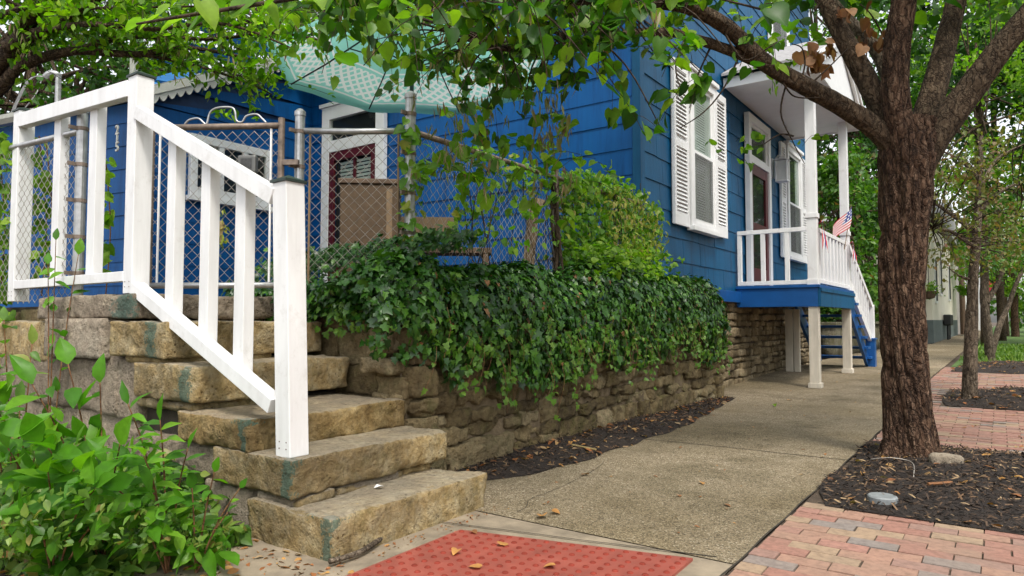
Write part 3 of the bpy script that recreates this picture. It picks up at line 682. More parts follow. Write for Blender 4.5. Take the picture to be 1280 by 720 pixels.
# ------------------------------------------------------------------ white stair railing
rail = thing('stair_railing', (-3.4, 1.97, .4), 'white painted wooden railing stepping down beside the stone steps', 'railing')
RY = 1.985
pA = ony(364, 572, RY); pB = ony(170, 365, RY); pC = ony(27, 372, RY)
ps = [np.array((-2.66, RY, ST[1][1])), np.array((pB[0]+.0, RY, z6)), np.array((pC[0], RY-.02, z6-.02))]
tops = [ony(357, 230, RY)[2], ony(169, 101, RY)[2], ony(27, 137, RY)[2]-.05]
lean = [(-.06, 0), (0, 0), (.0, 0)]; PT = []
for (p, tz, ln) in zip(ps, tops, lean):
    q = np.array((p[0]+ln[0], p[1]+ln[1], tz)); PT.append(q); wd = .105
    mb = MB(); mb.bar(p, q, wd, wd, (1, 0, 0)); o = mb.build('post', 'white_paint', rail, bevel=.004)
    mb = MB(); h = wd/2+.008; c = q
    mb.add([(c[0]-h, c[1]-h, c[2]), (c[0]+h, c[1]-h, c[2]), (c[0]+h, c[1]+h, c[2]), (c[0]-h, c[1]+h, c[2]), (c[0]-h, c[1]-h, c[2]+.012), (c[0]+h, c[1]-h, c[2]+.012), (c[0]+h, c[1]+h, c[2]+.012), (c[0]-h, c[1]+h, c[2]+.012), (c[0], c[1], c[2]+.04)],
           [(0,1,2,3),(0,1,5,4),(1,2,6,5),(2,3,7,6),(3,0,4,7),(4,5,8),(5,6,8),(6,7,8),(7,4,8)]); mb.build('post_cap', 'green_cap', o)
    for dx in (-.025, .025):
        for dz in (.04, .07): MB().tube([(p[0]+dx, p[1]-wd/2-.002, p[2]+dz), (p[0]+dx, p[1]-wd/2+.004, p[2]+dz)], .0035, 6).build('nail', 'rusty_pipe', o)
def railbar(nm, a, b, w_, h_): MB().bar(a, b, w_, h_, (0, 1, 0)).build(nm, 'white_paint', rail, bevel=.003)
t0 = np.array((PT[0][0]-.05, RY-.03, ony(336, 250, RY)[2])); t1 = np.array((PT[1][0]+.05, RY-.03, ony(188, 140, RY)[2]))
railbar('top_rail', t0, t1, .06, .078)
d0 = np.array((ps[0][0]-.1, RY-.02, ony(345, 506, RY)[2])); d1 = np.array((ps[1][0]+.05, RY-.02, ony(188, 359, RY)[2]))
railbar('bottom_rail', d0, d1, .075, .07)
t2 = np.array((PT[1][0]-.05, RY-.03, ony(150, 122, RY)[2])); t3 = np.array((PT[2][0]+.05, RY-.045, ony(45, 150, RY)[2]))
railbar('top_rail', t2, t3, .06, .1)
d2 = np.array((ps[1][0]-.05, RY-.03, ony(150, 347, RY)[2])); d3 = np.array((ps[2][0]+.05, RY-.045, ony(25, 357, RY)[2]))
railbar('bottom_rail', d2, d3, .05, .06)
def lerp_at(a, b, x): t = (x-a[0])/(b[0]-a[0]); return a+(b-a)*t
for px in (218, 261, 305):
    x = ony(px, 250, RY)[0]; hi = lerp_at(t0, t1, x); lo = lerp_at(d0, d1, x)
    MB().bar((x+.0, RY+.01, lo[2]), (x-.0, RY+.01, hi[2]-.02), .085, .06, (1, 0, 0)).build('baluster', 'white_paint', rail, bevel=.003)
for px in (73, 118):
    x = ony(px, 250, RY)[0]; hi = lerp_at(t2, t3, x); lo = lerp_at(d2, d3, x)
    MB().bar((x, RY+.01, lo[2]), (x, RY+.01, hi[2]-.02), .105, .06, (1, 0, 0)).build('baluster', 'white_paint', rail, bevel=.003)
# ------------------------------------------------------------------ the blue house
FX, SYW, ZB, ZT = -3.25, 7.0, 1.42, 8.2
WXF = -9.0                                    # wall of the low wing, seen through the gate
house = thing('blue_house', (-6, 9, 0), 'bright blue wooden house with white shuttered windows and a raised front porch', 'house')
YEND = 15.7
def casting(nm, mb, mat, bevel=0., parent=None): return mb.build(nm, mat, parent or house, bevel=bevel)
mb = MB(); mb.box((-6.85, SYW+.03, 1.2), (FX-.03, YEND, ZT)); mb.box((-9.1, SYW+.03, 1.05), (-6.86, YEND-2, 4.9)); casting('core_wall', mb, 'blue_dark')
def courses(nm, o, U, W, length, z0, z1, exp, mat, jw=0., seed=1, off=0., top=None, dep=.017):
    """lapped siding: each course a wedge strip, cut into boards of width jw"""
    rs = np.random.default_rng(seed); V = []; Fc = []; o = np.array(o, float); U = np.array(U, float); W = np.array(W, float); z = z0; k = 0
    while z < z1-.02:
        h = min(exp, z1-z); x = 0.; first = True
        while x < length-1e-4:
            wv = length-x if not jw else min(jw*(rs.uniform(.3, 1) if first else rs.uniform(.96, 1.04)), length-x); first = False
            g = .007 if jw else 0; d = dep+rs.normal(0, .0016); sag = rs.normal(0, .003) if jw else 0
            xa, xb = x+g*.5, x+wv-g*.5; za = z+sag+off
            if top:
                if za > top(xb) and za > top(xa): x += wv; continue
            q = [(xa, d, za), (xb, d, za), (xb, .004, z+h+.012), (xa, .004, z+h+.012), (xa, 0, za), (xb, 0, za)]
            if top: q = [(a, b, min(c, max(top(a), za))) for a, b, c in q]
            V += [o+U*a+W*b+np.array((0, 0, c)) for a, b, c in q]
            Fc += [(k, k+1, k+2, k+3), (k+4, k+5, k+1, k), (k+4, k, k+3), (k+1, k+5, k+2)]; k += 6; x += wv
        z += exp
    return mk(nm, V, Fc, mat, house, recalc=False)
courses('front_siding', (FX, SYW+.09, 0), (0, 1, 0), (1, 0, 0), YEND-SYW-.1, ZB, ZT, .3, 'blue_shingle', .62, 3)
courses('side_siding', (-6.85, SYW, 0), (1, 0, 0), (0, -1, 0), 3.52, 1.14, ZT, .3, 'blue_siding', 0, 4)
courses('rear_siding', (-9.02, SYW, 0), (1, 0, 0), (0, -1, 0), 2.16, 1.14, 4.85, .3, 'blue_siding', 0, 5)
mb = MB(); mb.box((FX-.07, SYW-.035, 1.3), (FX+.03, SYW+.085, ZT)); casting('corner_board', mb, 'blue_shingle', .004)
mb = MB(); mb.box((FX-.02, SYW+.09, ZB-.16), (FX+.1, YEND, ZB+.0)); casting('sill_board', mb, 'blue_trim', .004)
L = rubble((FX-.0, SYW+.02, -.02), (0, 1, 0), (1, 0, 0), YEND-SYW, 1.3, .25, seed=21, hs=(.07, .17), ws=(.14, .42), amp=.016, gap=.006); V, Fc = joinm(L)
mk('foundation', V, Fc, 'foundation_stone', house, smooth=True)
mb = MB(); mb.box((FX-.3, SYW+.04, -.02), (FX-.06, YEND, 1.27)); casting('foundation_mortar', mb, 'mortar')
mb = MB(); mb.prism([(-7.1, ZT), (-5.0, ZT+2.2), (FX+.45, ZT), (FX+.45, ZT+.1), (-5.0, ZT+2.35), (-7.1, ZT+.1)], 1, SYW-.4, YEND+.3); casting('main_roof', mb, 'roof_shingle')
mb = MB(); mb.box((FX-3.6, SYW+.05, ZT), (FX, YEND, ZT+.02)); casting('eave_soffit', mb, 'white_trim')
# a sash window built proud of the siding: frame, sill, sashes, pane, blind behind
def window(origin, U, W, wd, ht, parts=('blind',), case=.11, split=.5, hood=True, screen=True):
    o = np.array(origin, float); U = np.array(U, float); W = np.array(W, float); Z = np.array((0, 0, 1.))
    def bx(mb, u0, u1, z0, z1, w0, w1):
        P = [o+U*u+Z*z+W*w_ for w_ in (w0, w1) for u, z in ((u0, z0), (u1, z0), (u1, z1), (u0, z1))]
        mb.add(P, [(0,1,2,3),(7,6,5,4),(0,4,5,1),(1,5,6,2),(2,6,7,3),(3,7,4,0)]); return mb
    mb = MB(); bx(mb, 0, case, 0, ht, 0, .07); bx(mb, wd-case, wd, 0, ht, 0, .07); bx(mb, case+.001, wd-case-.001, ht-case, ht, 0, .068); bx(mb, case+.001, wd-case-.001, 0, .06, 0, .068)
    win = casting('window', mb, 'white_trim', .004)
    bx(MB(), -.03, wd+.03, -.06, -.002, .005, .11).build('window_sill', 'white_trim', win, bevel=.004)
    if hood: bx(MB(), -.03, wd+.03, ht+.002, ht+.06, .005, .1).build('window_hood', 'white_trim', win, bevel=.004)
    a, b, zm = case+.003, wd-case-.003, .06+(ht-case-.06)*split
    for (z0, z1, w0) in ((.063, zm+.02, .03), (zm-.02, ht-case-.003, .012)):
        mb = MB(); s = .045
        bx(mb, a, a+s, z0, z1, w0, w0+.022); bx(mb, b-s, b, z0, z1, w0, w0+.022); bx(mb, a+s+.0005, b-s-.0005, z0, z0+s, w0, w0+.0215); bx(mb, a+s+.0005, b-s-.0005, z1-s, z1, w0, w0+.0215)
        mb.build('sash', 'white_trim', win)
        bx(MB(), a+s, b-s, z0+s, z1-s, w0+.009, w0+.012).build('pane', 'window_glass', win)
    if screen: bx(MB(), a+.045, b-.045, .11, zm-.02, .056, .057).build('insect_screen', 'screen', win)
    bx(MB(), a-.02, b+.02, .05, ht-.05, .001, .003).build('dark_back', 'dark_inside', win)
    if 'blind' in parts:
        mb = MB(); z = ht-case-.03
        while z > .1: bx(mb, a+.01, b-.01, z-.03, z-.006, .005, .007); z -= .034
        mb.build('blind', 'blind', win)
    if 'curtain' in parts:
        mb = MB()
        for u0, u1 in ((a+.01, a+(b-a)*.3), (b-(b-a)*.3, b-.01)):
            nn = 14
            for i in range(nn):
                p, q = u0+(u1-u0)*i/nn, u0+(u1-u0)*(i+1)/nn; w0, w1 = (.0045, .009) if i % 2 else (.009, .0045)
                mb.add([o+U*p+Z*.08+W*w0, o+U*q+Z*.08+W*w1, o+U*q+Z*(ht-.1)+W*w1, o+U*p+Z*(ht-.1)+W*w0], [(0, 1, 2, 3)])
        mb.build('curtain', 'curtain', win)
    return win
def shutter(y0, y1, z0, z1):
    mb = MB(); s = .055; x0, x1 = FX+.046, FX+.08
    mb.box((x0, y0, z0), (x1, y0+s, z1)); mb.box((x0, y1-s, z0), (x1, y1, z1))
    for a, b in ((z0, z0+.16), (z0+(z1-z0)*.5-.05, z0+(z1-z0)*.5+.05), (z1-.1, z1)): mb.box((x0+.001, y0+s+.0005, a), (x1-.001, y1-s-.0005, b))
    z = z0+.185
    while z < z1-.11:
        if not (z0+(z1-z0)*.5-.085 < z < z0+(z1-z0)*.5+.065): mb.add([(x0+.004, y0+s, z+.044), (x0+.004, y1-s, z+.044), (x1-.004, y1-s, z), (x1-.004, y0+s, z), (x0+.001, y0+s, z+.036), (x0+.001, y1-s, z+.036), (x1-.008, y1-s, z-.006), (x1-.008, y0+s, z-.006)], [(0,1,2,3),(7,6,5,4),(3,2,6,7),(0,4,5,1),(0,3,7,4),(1,5,6,2)])
        z += .05
    mb.box((x0-.014, y0+.01, z0+.01), (x0-.002, y1-.01, z1-.01))
    casting('shutter', mb, 'white_trim')
zs, zt = 2.2, 4.22
window((FX+.034, 8.33, zs), (0, 1, 0), (1, 0, 0), .98, zt-zs, ('blind', 'curtain'))
shutter(7.83, 8.3, zs-.03, zt); shutter(9.34, 9.78, zs-.03, zt)
window((FX+.034, 13.22, 2.18), (0, 1, 0), (1, 0, 0), 1.15, 2.1, ('curtain',))
shutter(12.84, 13.19, 2.14, 4.26); shutter(14.4, 14.82, 2.14, 4.26)
window((FX+.034, 12.25, 5.75), (0, 1, 0), (1, 0, 0), 1.3, 1.9, ('curtain',))
window((FX+.034, 8.33, 5.75), (0, 1, 0), (1, 0, 0), .98, 1.8, ('curtain',))
FD = FX+.016
# front door with transom
DZ = 1.53; dy0, dy1 = 10.78, 12.02
mb = MB(); c = .12
mb.box((FD+.02, dy0, DZ), (FD+.1, dy0+c, 4.28)); mb.box((FD+.02, dy1-c, DZ), (FD+.1, dy1, 4.28)); mb.box((FD+.021, dy0+c+.001, 4.16), (FD+.098, dy1-c-.001, 4.28)); mb.box((FD+.021, dy0+c+.001, 3.5), (FD+.098, dy1-c-.001, 3.6))
casting('door_frame', mb, 'white_trim', .004)
mb = MB(); a, b = dy0+c+.003, dy1-c-.003
mb.box((FD+.03, a, DZ+.03), (FD+.07, a+.13, 3.498)); mb.box((FD+.03, b-.13, DZ+.03), (FD+.07, b, 3.498))
for z0, z1 in ((DZ+.03, DZ+.3), (2.42, 2.56), (3.34, 3.498)): mb.box((FD+.031, a+.1305, z0), (FD+.069, b-.1305, z1))
door = casting('door', mb, 'maroon', .004)
MB().box((FD+.045, a+.13, DZ+.3), (FD+.05, b-.13, 2.42)).box((FD+.045, a+.13, 2.56), (FD+.05, b-.13, 3.34)).build('pane', 'window_glass', door)
MB().box((FD+.022, a, DZ), (FD+.026, b, 4.15)).build('dark_back', 'dark_inside', door)
MB().tube([(FD+.07, b-.06, 2.48), (FD+.13, b-.06, 2.48), (FD+.14, b-.18, 2.48)], .012, 8).build('handle', 'galvanised', door, smooth=True)
mb = MB(); s = .05; z0, z1 = 3.603, 4.157
mb.box((FD+.03, a, z0), (FD+.06, a+s, z1)); mb.box((FD+.03, b-s, z0), (FD+.06, b, z1)); mb.box((FD+.031, a+s+.0005, z0), (FD+.059, b-s-.0005, z0+s)); mb.box((FD+.031, a+s+.0005, z1-s), (FD+.059, b-s-.0005, z1))
tr = casting('transom', mb, 'white_trim'); MB().box((FD+.042, a+s, z0+s), (FD+.046, b-s, z1-s)).build('pane', 'window_glass', tr)
# lantern by the door
lan = thing('wall_lantern', (FX+.03, 12.42, 3.45), 'white framed glass lantern on the blue wall beside the maroon front door', 'lantern')
ly = 12.42; MB().box((FX+.022, ly-.06, 3.5), (FX+.05, ly+.06, 3.85)).build('backplate', 'white_trim', lan, bevel=.004)
MB().tube(bez([(FX+.05, ly, 3.8), (FX+.14, ly, 3.9), (FX+.2, ly, 3.84)], 9), .012, 6).build('arm', 'white_trim', lan, smooth=True)
mb = MB(); mb.prism([(FX+.1, ly-.1), (FX+.3, ly-.1), (FX+.3, ly+.1), (FX+.1, ly+.1)], 2, 3.42, 3.45); mb.add([(FX+.08, ly-.12, 3.8), (FX+.32, ly-.12, 3.8), (FX+.32, ly+.12, 3.8), (FX+.08, ly+.12, 3.8), (FX+.2, ly, 3.88)], [(0,1,2,3),(0,1,4),(1,2,4),(2,3,4),(3,0,4)])
for sx in (.11, .29):
    for sy in (-.09, .09): mb.box((FX+sx-.01, ly+sy-.01, 3.45), (FX+sx+.01, ly+sy+.01, 3.8))
mb.build('cage', 'white_trim', lan); MB().box((FX+.12, ly-.08, 3.45), (FX+.28, ly+.08, 3.79)).build('lamp_glass', 'lamp_glass', lan)
# ------------------------------------------------------------------ porch, a part of the house
PX, PY0, PY1 = -2.15, 10.3, 12.95
PW = .13
mb = MB(); mb.box((FX+.03, PY0-.04, 1.46), (PX+.1, PY1+.04, 1.5)); porch = casting('porch', mb, 'blue_trim', .004)
def pp(nm, mat, mb, bevel=.004): return mb.build(nm, mat, porch, bevel=bevel)
pp('fascia_board', 'blue_trim', MB().box((FX+.036, PY0-.02, 1.19), (PX+.068, PY0+.03, 1.458)))
pp('fascia_board', 'blue_shingle', MB().box((PX+.07, PY0-.02, 1.19), (PX+.11, PY1+.03, 1.458)).box((PX+.111, PY0-.03, 1.4), (PX+.125, PY1+.03, 1.455)))
pp('joist', 'blue_dark', MB().box((FX+.04, PY0+.05, 1.3), (PX+.05, PY1-.02, 1.4)), 0)
for (x, y) in ((PX+.0, PY0+.06), (PX+.0, PY1-.1)):
    pp('support_post', 'old_post', MB().box((x-.065, y-.065, gz(y)), (x+.065, y+.065, 1.188)).box((x-.085, y-.085, gz(y)), (x+.085, y+.085, gz(y)+.07)))
pp('support_post', 'old_post', MB().box((FX+.15, PY1-.35, gz(12)), (FX+.27, PY1-.23, 1.188)).box((FX+.29, PY1-.33, gz(12)), (FX+.38, PY1-.25, 1.188)))
CEIL = 4.42
for y in (PY0+.06, PY1-.08):
    pp('roof_post', 'white_paint', MB().box((PX-.065, y-.065, 1.5), (PX+.065, y+.065, CEIL)).box((PX-.08, y-.08, 2.45), (PX+.08, y+.08, 2.52)).box((PX-.075, y-.075, 1.5), (PX+.075, y+.075, 1.58)))
RZ, RB = 2.3, 1.58
def rl(nm, a, b, w_=.06, h_=.06, side=(0, 0, 1)): pp(nm, 'white_paint', MB().bar(a, b, h_, w_, side), .003)
rl('rail', (FX+.05, PY0+.02, RZ), (PX-.066, PY0+.02, RZ)); rl('rail', (FX+.05, PY0+.02, RB-.04), (PX-.066, PY0+.02, RB-.04))
for x in (FX+.08, FX+.42, FX+.76): pp('baluster', 'white_paint', MB().box((x-.03, PY0-.005, RB-.009), (x+.03, PY0+.045, RZ-.031)), .003)
rl('rail', (PX+.02, PY0+.13, RZ), (PX+.02, PY1-.16, RZ)); rl('rail', (PX+.02, PY0+.13, RB-.02), (PX+.02, PY1-.16, RB-.02))
for i in range(9):
    y = PY0+.3+i*(PY1-PY0-.55)/8; pp('baluster', 'white_paint', MB().box((PX-.005, y-.045, RB+.011), (PX+.045, y+.045, RZ-.031)), .003)
# porch roof with a street gable
GX, GY0, GY1 = PX+.22, PY0-.48, PY1+.5
mid = (GY0+GY1)/2
mb = MB(); mb.box((FX+.03, GY0+.03, CEIL), (GX-.03, GY1-.03, CEIL+.03)); proof = casting('porch_roof', mb, 'white_trim')
MB().box((FX+.03, GY0, CEIL-.03), (GX, GY0+.028, CEIL+.12)).build('eave_board', 'white_trim', proof, bevel=.003)
MB().box((FX+.03, GY1-.028, CEIL-.03), (GX, GY1, CEIL+.12)).build('eave_board', 'white_trim', proof, bevel=.003)
MB().box((GX-.028, GY0+.03, CEIL-.029), (GX-.001, GY1-.03, CEIL+.118)).build('eave_board', 'white_trim', proof, bevel=.003)
AP = CEIL+.95
MB().prism([(GY0+.05, CEIL+.119), (GY1-.05, CEIL+.119), (mid, AP-.03)], 0, GX-.06, GX-.02).build('gable_panel', 'white_trim', proof)
for s_, (ya, yb) in enumerate(((GY0-.03, mid), (GY1+.03, mid))):
    mb = MB(); mb.bar((GX+.015, ya, CEIL+.13), (GX+.015, yb, AP+.02), .05, .15, (1, 0, 0)); mb.bar((GX+.055, ya, CEIL+.17), (GX+.055, yb, AP+.06), .03, .06, (1, 0, 0)); mb.build('rake_board', 'white_trim', proof)
    mb = MB(); dy = np.sign(yb-ya)
    mb.add([(FX+.03, ya-.05*dy, CEIL+.13), (GX+.06, ya-.05*dy, CEIL+.13), (GX+.06, yb, AP+.1), (FX+.03, yb, AP+.1), (FX+.03, ya-.05*dy, CEIL+.17), (GX+.06, ya-.05*dy, CEIL+.17), (GX+.06, yb, AP+.14), (FX+.03, yb, AP+.14)], [(0,1,2,3),(4,5,6,7),(0,1,5,4),(1,2,6,5),(0,3,7,4)])
    mb.build('roof_slope', 'roof_shingle', proof)
# porch stairs, descending away from the camera
mb = MB(); S0, S1 = PY1+.05, PY1+2.0; nT = 6
for x in (PX+.02, FX+.25):
    mb.add([(x-.025, S0, 1.42), (x+.025, S0, 1.42), (x+.025, S1, .2), (x-.025, S1, .2), (x-.025, S0, 1.12), (x+.025, S0, 1.12), (x+.025, S1-.2, .1), (x-.025, S1-.2, .1)], [(0,1,2,3),(4,5,6,7),(0,3,7,4),(1,2,6,5),(0,1,5,4),(3,2,6,7)])
pst = casting('porch_stairs', mb, 'blue_trim')
for i in range(nT):
    z = 1.5-(i+1)*1.4/(nT+1); y = S0+.05+i*(S1-S0-.1)/nT; MB().box((FX+.2, y, z-.045), (PX+.12, y+.28, z)).build('tread', 'blue_trim', pst, bevel=.003)
MB().box((PX-.0, S1-.18, .1), (PX+.16, S1+.02, .62)).box((PX-.02, S1-.2, .62), (PX+.18, S1+.04, .65)).build('newel_box', 'blue_trim', pst, bevel=.004)
MB().box((PX+.03, S1+.03, .1), (PX+.13, S1+.13, 1.3)).build('newel_post', 'white_paint', pst, bevel=.004)
MB().bar((PX+.03, PY1-.03, 2.3), (PX+.08, S1+.08, 1.28), .06, .09, (1, 0, 0)).build('handrail', 'white_paint', pst, bevel=.003)
MB().bar((PX+.03, PY1-.03, 1.62), (PX+.08, S1+.08, .55), .06, .16, (1, 0, 0)).build('handrail', 'white_paint', pst, bevel=.003)
for i in range(1, 8):
    t = i/8; y = PY1+(S1-PY1)*t; MB().box((PX+.03, y-.03, 1.62-1.07*t), (PX+.08, y+.03, 2.28-1.0*t)).build('baluster', 'white_paint', pst)
# ------------------------------------------------------------------ rear part: door with white casing, eave, low wing
RX0, RX1 = ony(409, 200, SYW)[0], ony(486, 200, SYW)[0]
def fr(mb, x0, x1, z0, z1, y0=.0, y1=.08): return mb.box((x0, SYW-.034-y1, z0), (x1, SYW-.034-y0, z1))
mb = MB(); c = .17; zt_ = 4.32
fr(mb, RX0, RX0+c, 1.12, zt_); fr(mb, RX1-c, RX1, 1.12, zt_); fr(mb, RX0+c+.001, RX1-c-.001, zt_-.2, zt_, .001, .078); fr(mb, RX0+c+.001, RX1-c-.001, 3.6, 3.78, .001, .078); fr(mb, RX0-.04, RX1+.04, zt_+.002, zt_+.06, 0, .11)
casting('rear_door_frame', mb, 'white_trim', .004)
mb = MB(); a, b = RX0+c+.002, RX1-c-.002
fr(mb, a, a+.1, 1.15, 3.598, .02, .07); fr(mb, b-.1, b, 1.15, 3.598, .02, .07); fr(mb, a+.101, b-.101, 3.46, 3.598, .021, .069); fr(mb, a+.101, b-.101, 1.15, 2.0, .021, .05); rd = casting('rear_door', mb, 'maroon', .004)
mb = MB(); fr(mb, a+.1, b-.1, 2.0, 3.46, .001, .004); mb.build('dark_back', 'dark_inside', rd)
mb = MB(); z = 3.44
while z > 2.0: fr(mb, a+.2, b-.12, z-.05, z-.012, .006, .009); z -= .056
mb.build('blind', 'blind', rd)
mb = MB(); fr(mb, (a+b)/2+.0, (a+b)/2+.05, 2.0, 3.46, .012, .04); mb.build('mullion', 'maroon', rd)
mb = MB(); fr(mb, a+.1, b-.1, 2.0, 3.46, .014, .017); mb.build('pane', 'window_glass', rd)
mb = MB(); fr(mb, RX0+c+.001, RX1-c-.001, 3.78, zt_-.2, .004, .008); rt_ = casting('rear_transom', mb, 'dark_inside'); mb = MB(); fr(mb, RX0+c, RX1-c, 3.78, zt_-.2, .03, .034); mb.build('pane', 'window_glass', rt_)
# eave of the rear roof
EV = 4.95
mb = MB(); mb.box((WXF-.1, SYW-.42, EV-.02), (-6.4, SYW-.39, EV+.17)); mb.box((WXF-.1, SYW-.46, EV+.08), (-6.4, SYW-.421, EV+.19)); casting('rear_eave_board', mb, 'white_trim')
mb = MB(); mb.box((WXF-.1, SYW-.385, EV-.01), (-6.4, SYW+.0, EV+.02)); casting('rear_soffit', mb, 'white_trim')
mb = MB(); mb.prism([(SYW-.45, EV+.19), (SYW+3.2, EV+1.9), (SYW+3.2, EV+1.84), (SYW-.45, EV+.14)], 0, WXF-.1, -6.45); casting('rear_roof', mb, 'roof_shingle')
# low wing: wall facing the street with a three light window, shed roof climbing to the rear part, scalloped rake
WY0 = 4.2
def rz(y): return 3.98+(y-4.4)*.52
SK = .2
def wys(x): return WY0+SK*(x-WXF)
a_, b_ = rz(WY0)-.1, rz(SYW)-.1
mb = MB(); mb.add([(WXF-.03, wys(WXF)+.03, 1.05), (WXF-.03, SYW-.01, 1.05), (-13, SYW-.01, 1.05), (-13, wys(-13)+.03, 1.05), (WXF-.03, wys(WXF)+.03, a_), (WXF-.03, SYW-.01, b_), (-13, SYW-.01, b_), (-13, wys(-13)+.03, a_)], [(0,1,2,3),(4,5,6,7),(0,1,5,4),(1,2,6,5),(2,3,7,6),(3,0,4,7)]); casting('wing_core', mb, 'blue_dark')
courses('wing_siding', (WXF, WY0, 0), (0, 1, 0), (1, 0, 0), SYW-WY0, 1.14, rz(SYW), .3, 'blue_siding', 0, 8, top=lambda x: rz(WY0+x)-.06)
courses('wing_siding', (-13, wys(-13), 0), unit(np.array((1., SK, 0))), unit(np.array((SK, -1., 0))), (13+WXF)*math.hypot(1, SK), 1.14, 3.78, .3, 'blue_siding', 0, 9)
mb = MB(); ya, yb = WY0-.1, SYW-.02; dxr = WXF+.16; yl = ya-SK*4.2
mb.add([(-13.2, yl, rz(ya)+.02), (dxr+.03, ya, rz(ya)+.02), (dxr+.03, yb, rz(yb)+.02), (-13.2, yb, rz(yb)+.02), (-13.2, yl, rz(ya)+.07), (dxr+.03, ya, rz(ya)+.07), (dxr+.03, yb, rz(yb)+.07), (-13.2, yb, rz(yb)+.07)], [(0,1,2,3),(4,5,6,7),(0,1,5,4),(1,2,6,5)])
casting('wing_roof', mb, 'roof_shingle')
# scalloped fascia
pts = []; y = ya; st = .115
top_ = [(ya, rz(ya)+.03), (yb, rz(yb)+.03)]; bot = []
k = int((yb-ya)/st)
for i in range(k):
    y0 = ya+(yb-ya)*i/k; y1 = ya+(yb-ya)*(i+1)/k
    for q in range(6):
        t = q/6; yy = y0+(y1-y0)*t; bot.append((yy, rz(yy)-.1-.075*math.sin(math.pi*t)))
bot.append((yb, rz(yb)-.1)); V = []; Fc = []; m_ = len(bot)
for x in (dxr, dxr+.022):
    V += [(x, b_[0], b_[1]) for b_ in bot]+[(x, b_[0], rz(b_[0])+.03) for b_ in bot]
for i in range(m_-1):
    Fc += [(i, i+1, m_+i+1, m_+i), (2*m_+i, 2*m_+i+1, 3*m_+i+1, 3*m_+i), (i, i+1, 2*m_+i+1, 2*m_+i)]
casting('scalloped_fascia', MB().add(V, Fc), 'cream_trim')
mb = MB(); mb.bar((dxr+.04, ya, rz(ya)+.0), (dxr+.04, yb, rz(yb)+.0), .03, .1, (1, 0, 0)); casting('rake_board', mb, 'cream_trim')
# gutter of the wing
g0 = np.array((dxr+.05, ya-.06, rz(ya)-.03)); g1 = np.array((-13.2, ya-.06, rz(ya)-.08))
mb = MB(); prof = [(0, 0), (.09, 0), (.13, .06), (.13, .12), (.12, .12), (.115, .065), (.085, .012), (0, .012)]
n_p = len(prof); V = [(x, y0_-a_, rz(ya)-.08+b_) for x, y0_ in ((-13.2, yl), (dxr+.05, ya)) for a_, b_ in prof]
mb.add(V, [tuple(range(n_p)), tuple(range(n_p, 2*n_p))[::-1]]+[(i, i+n_p, (i+1) % n_p+n_p, (i+1) % n_p) for i in range(n_p)]); casting('gutter', mb, 'gutter_paint')
# window of the wing
wy0, wy1 = 4.93, 6.2
def bxw(mb, y0, y1, z0, z1, w0, w1): return mb.box((WXF+.014+w0, y0, z0), (WXF+.014+w1, y1, z1))
mb = MB(); c = .1
bxw(mb, wy0, wy0+c, 2.7, 3.55, .02, .09); bxw(mb, wy1-c, wy1, 2.7, 3.55, .02, .09); bxw(mb, wy0+c+.001, wy1-c-.001, 2.7, 2.82, .021, .088); bxw(mb, wy0+c+.001, wy1-c-.001, 3.44, 3.55, .021, .088)
for t in (.36, .66): y = wy0+(wy1-wy0)*t; bxw(mb, y-.04, y+.04, 2.821, 3.439, .021, .08)
wn = casting('window', mb, 'white_trim', .004)
bxw(MB(), wy0+c, wy1-c, 2.82, 3.44, .024, .028).build('dark_back', 'dark_inside', wn); bxw(MB(), wy0+c, wy1-c, 2.82, 3.44, .05, .054).build('pane', 'window_glass', wn)
bxw(MB(), wy0-.03, wy1+.03, 2.63, 2.698, .022, .12).build('window_sill', 'white_trim', wn, bevel=.004)
# vent pipe on the wing roof, service mast with wires, blue tarp
vp = ony(167, 95, 4.9); MB().tube([(vp[0], 4.9, rz(4.9)+.03), (vp[0], 4.9, vp[2]+.35)], .055, 12).build('vent_pipe', 'gutter_paint', house, smooth=True)
p = ony(72, 128, 4.6); q = p*1.
mast = thing('service_mast', (p[0], 4.6, 3.9), 'grey bent service mast with a loop of wires above the gutter', 'pipe')
MB().tube(bez([(p[0], 4.6, rz(4.6)-.2), (p[0], 4.6, p[2]+.34), (p[0]+.02, 4.58, p[2]+.45), (p[0]-.06, 4.5, p[2]+.47), (p[0]-.13, 4.45, p[2]+.4)], 20), .045, 10).build('pipe', 'galvanised', mast, smooth=True)
mb = MB()
for k_ in range(4):
    s_ = k_*.05; mb.tube(bez([(p[0]-.1, 4.45, p[2]+.4), (p[0]-.25-s_, 4.3, p[2]+.35), (p[0]-.55-s_*2, 4.2, p[2]-.1-s_), (p[0]-.5, 4.2, p[2]-.25), (p[0]-.2+s_, 4.3, p[2]-.1+s_), (p[0]-.12, 4.4, p[2]+.32)][:4 if k_ < 3 else 6], 20), .008, 5)
mb.build('wire', 'galvanised', mast, smooth=True)
c_ = ony(195, 92, 4.9); V = []; Fc = []
for i in range(9):
    for j in range(9):
        x = c_[0]-.5+i*.12; y = 4.55+j*.1; V.append((x, y, rz(y)+.09+.16*math.exp(-((i-4)/2.4)**2)+.03*math.sin(i*2.1+j)))
for i in range(8):
    for j in range(8): Fc.append((i*9+j, i*9+j+1, i*9+j+10, i*9+j+9))
o = mk('roof_tarp', V, Fc, 'tarp', smooth=True); o.modifiers.new('t', 'SOLIDIFY').thickness = .01; tag(o, 'bright blue tarp heaped on the low roof behind the tall white railing post', 'tarp')
